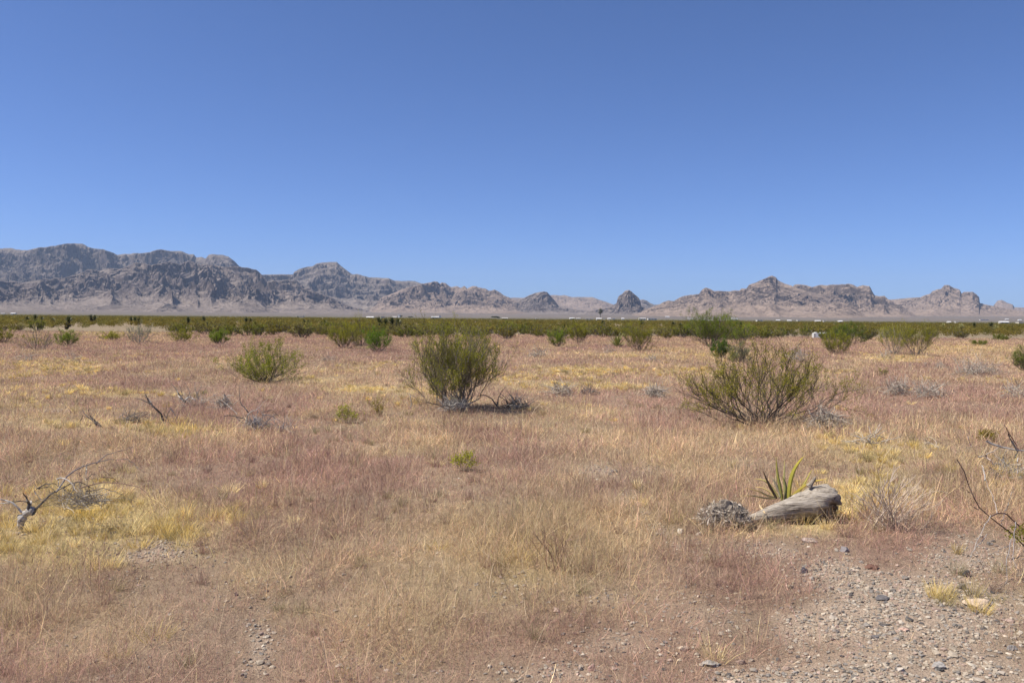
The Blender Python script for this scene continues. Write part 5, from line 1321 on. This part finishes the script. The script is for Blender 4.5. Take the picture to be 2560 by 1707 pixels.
    mb.add(V_, F_, C_); obj('loose_fibres', mb.mesh('loose_fibres'), M_WOOD, e)
    # stub of a side branch on top
    mb = MB(); q0 = at(2022, 1216, D + .12) - p; q1 = at(2040, 1191, D + .12) - p
    Pp = np.stack([q0 + (q1 - q0) * s for s in np.linspace(0, 1, 6)])
    tubes(Pp[None], np.array([[.030, .022, .017, .015, .012, .005]]), 10, np.array([.44, .38, .31]), mb)
    obj('branch_stub', mb.mesh('branch_stub'), M_LOG, e)
fallen_log()

def shaggy_clump():
    rng = np.random.default_rng(9)
    D = 6.75; c = at(1808, 1325, D); p = np.array([c[0], D, float(gz(c[0], D))])
    e = thing('dead_plant_clump', 'shaggy grey clump of dead matted leaves at the thin end of the log', 'dead plant', p)
    V, F = ICO3
    n1 = fbm(V[:, 0] * 2.2 + V[:, 2], V[:, 1] * 2.2 - V[:, 2], 4, 4); n2 = fbm(V[:, 0] * 7 + 3 * V[:, 2], V[:, 1] * 7 + 5 * V[:, 2], 14, 3)
    V = V * (1 + .42 * n1 + .30 * n2)[:, None] * np.array([.18, .14, .115]) + np.array([0, 0, .085])
    me = raw_mesh('core', V, F, np.tile([.20, .17, .14], (len(V), 1)))
    obj('core', me, M_WOOD, e)
    m = 3000; d = rand_unit(rng, m); d[:, 2] = np.abs(d[:, 2]) * 1.0 - .25
    q = fbm(d[:, 0] * 2.5 + d[:, 2], d[:, 1] * 2.5 - d[:, 2], 4, 4)
    base = d * np.array([.18, .14, .12]) * (.98 + .42 * q + .10 * rng.normal(size=m))[:, None] + np.array([0, 0, .085])
    mb = MB(); k = rng.random((m, 1)) ** 1.3
    col = np.array([.20, .165, .135])[None] * (1 - k) + np.array([.66, .585, .49])[None] * k
    dd = d + rand_unit(rng, m) * .9; dd /= np.linalg.norm(dd, axis=1, keepdims=True)
    szf = np.exp(rng.normal(size=m) * .55)
    P = poly(base, dd, (.034 * szf).clip(.01, .10), 5, rng, .55, 0)
    V_, F_, C_ = ribbons(P, np.outer((.0026 * np.exp(rng.normal(size=m) * .6)).clip(.001, .011), [1, 1, .9, .7, .3]), np.repeat(col[:, None], 5, 1), rng, rand_unit(rng, m))
    mb.add(V_, F_, C_); obj('matted_leaves', mb.mesh('matted_leaves'), M_WOOD, e)
    mb = MB(); tangle(mb, np.array([0, 0, .06]), .19, .15, .12, 130, 6, .14, .0022, rng, ((.42, .36, .29), (.17, .14, .11)))
    obj('loose_stems', mb.mesh('loose_stems'), M_WOOD, e)
shaggy_clump()

def yucca_blades():
    rng = np.random.default_rng(10)
    D = 7.12; c = at(1968, 1290, D); p = np.array([c[0], D, float(gz(c[0], D))])
    e = thing('yucca_plant', 'few stiff green and yellow yucca blades growing behind the log', 'yucca', p)
    G1 = (.40, .37, .06); G2 = (.28, .27, .07); BR = (.13, .09, .05); ST = (.58, .46, .20); GY = (.27, .24, .17)
    L = [("1972,1250; 1974,1215; 1982,1180; 1996,1156; 2011,1139", .026, G1, -.05, None), ("1956,1250; 1950,1215; 1943,1180; 1940,1140", .019, G2, .0, None), ("1962,1250; 1961,1210; 1961,1175; 1962,1146", .014, (.30, .27, .10), .1, None),
         ("1942,1246; 1930,1225; 1917,1200; 1907,1174", .016, BR, -.05, None), ("1952,1240; 1944,1218; 1934,1200; 1926,1190", .015, GY, .05, None), ("1978,1242; 1996,1226; 2020,1208; 2042,1201; 2068,1197", .017, (.50, .40, .08), -.22, None),
         ("1936,1244; 1916,1238; 1895,1226; 1862,1219", .012, ST, -.1, None), ("1934,1240; 1924,1228; 1905,1218; 1886,1217", .010, ST, .05, None), ("1966,1252; 1966,1230; 1962,1205; 1956,1190", .022, (.16, .16, .05), .05, None), ("1950,1246; 1946,1224; 1938,1206; 1944,1160", .010, (.34, .30, .16), .12, None),  ("1984,1246; 2004,1222; 2022,1190; 2030,1172", .013, (.38, .34, .08), .1, None), ("1946,1242; 1926,1210; 1906,1198; 1884,1196", .012, (.42, .36, .13), .1, None), ("1940,1246; 1915,1246; 1888,1240; 1850,1238", .011, (.50, .41, .18), -.12, None),
         ("1904,1256; 1898,1262; 1908,1276; 1914,1284", .010, (.56, .46, .27), -.35, None)]
    for s, w, col, dl, _ in L:
        a = S(s); K = 12; t = np.linspace(0, 1, len(a)); tt = np.linspace(0, 1, K)
        x = np.interp(tt, t, a[:, 0]); y = np.interp(tt, t, a[:, 1])
        for _i in range(2):
            x[1:-1] = .25 * x[:-2] + .5 * x[1:-1] + .25 * x[2:]; y[1:-1] = .25 * y[:-2] + .5 * y[1:-1] + .25 * y[2:]
        P = np.stack([at(x[i], y[i], D + dl * tt[i]) for i in range(K)]) - p
        T = np.gradient(P, axis=0); T /= np.linalg.norm(T, axis=1, keepdims=True)
        sd = np.cross(T, np.array([0, 1.0, .2])); sd /= np.linalg.norm(sd, axis=1, keepdims=True); nr = np.cross(sd, T)
        prof = .72 * w * np.interp(tt, [0, .12, .45, .8, 1], [.75, .95, 1, .55, .04])
        # V shaped cross section with real thickness: edge, keel, edge and the outer skin
        k0 = P + sd * prof[:, None] + nr * prof[:, None] * .35; k1 = P - nr * prof[:, None] * .1; k2 = P - sd * prof[:, None] + nr * prof[:, None] * .35; k3 = P - nr * prof[:, None] * .42
        VV = np.stack([k0, k1, k2, k3], 1).reshape(-1, 3); idx = np.arange(K * 4).reshape(K, 4); A_, B_ = idx[:-1], idx[1:]
        F = np.stack([A_, np.roll(A_, -1, 1), np.roll(B_, -1, 1), B_], -1).reshape(-1, 4)
        cc = np.repeat((np.array(col)[None] * (1 + .5 * np.array([1, .6, .2])[None] * (tt[:, None] ** 3))), 4, 0)
        obj('leaf', raw_mesh('leaf', VV, F, cc.clip(0, 1)), M_YLEAF, e)
yucca_blades()
print('objects', len(bpy.data.objects))
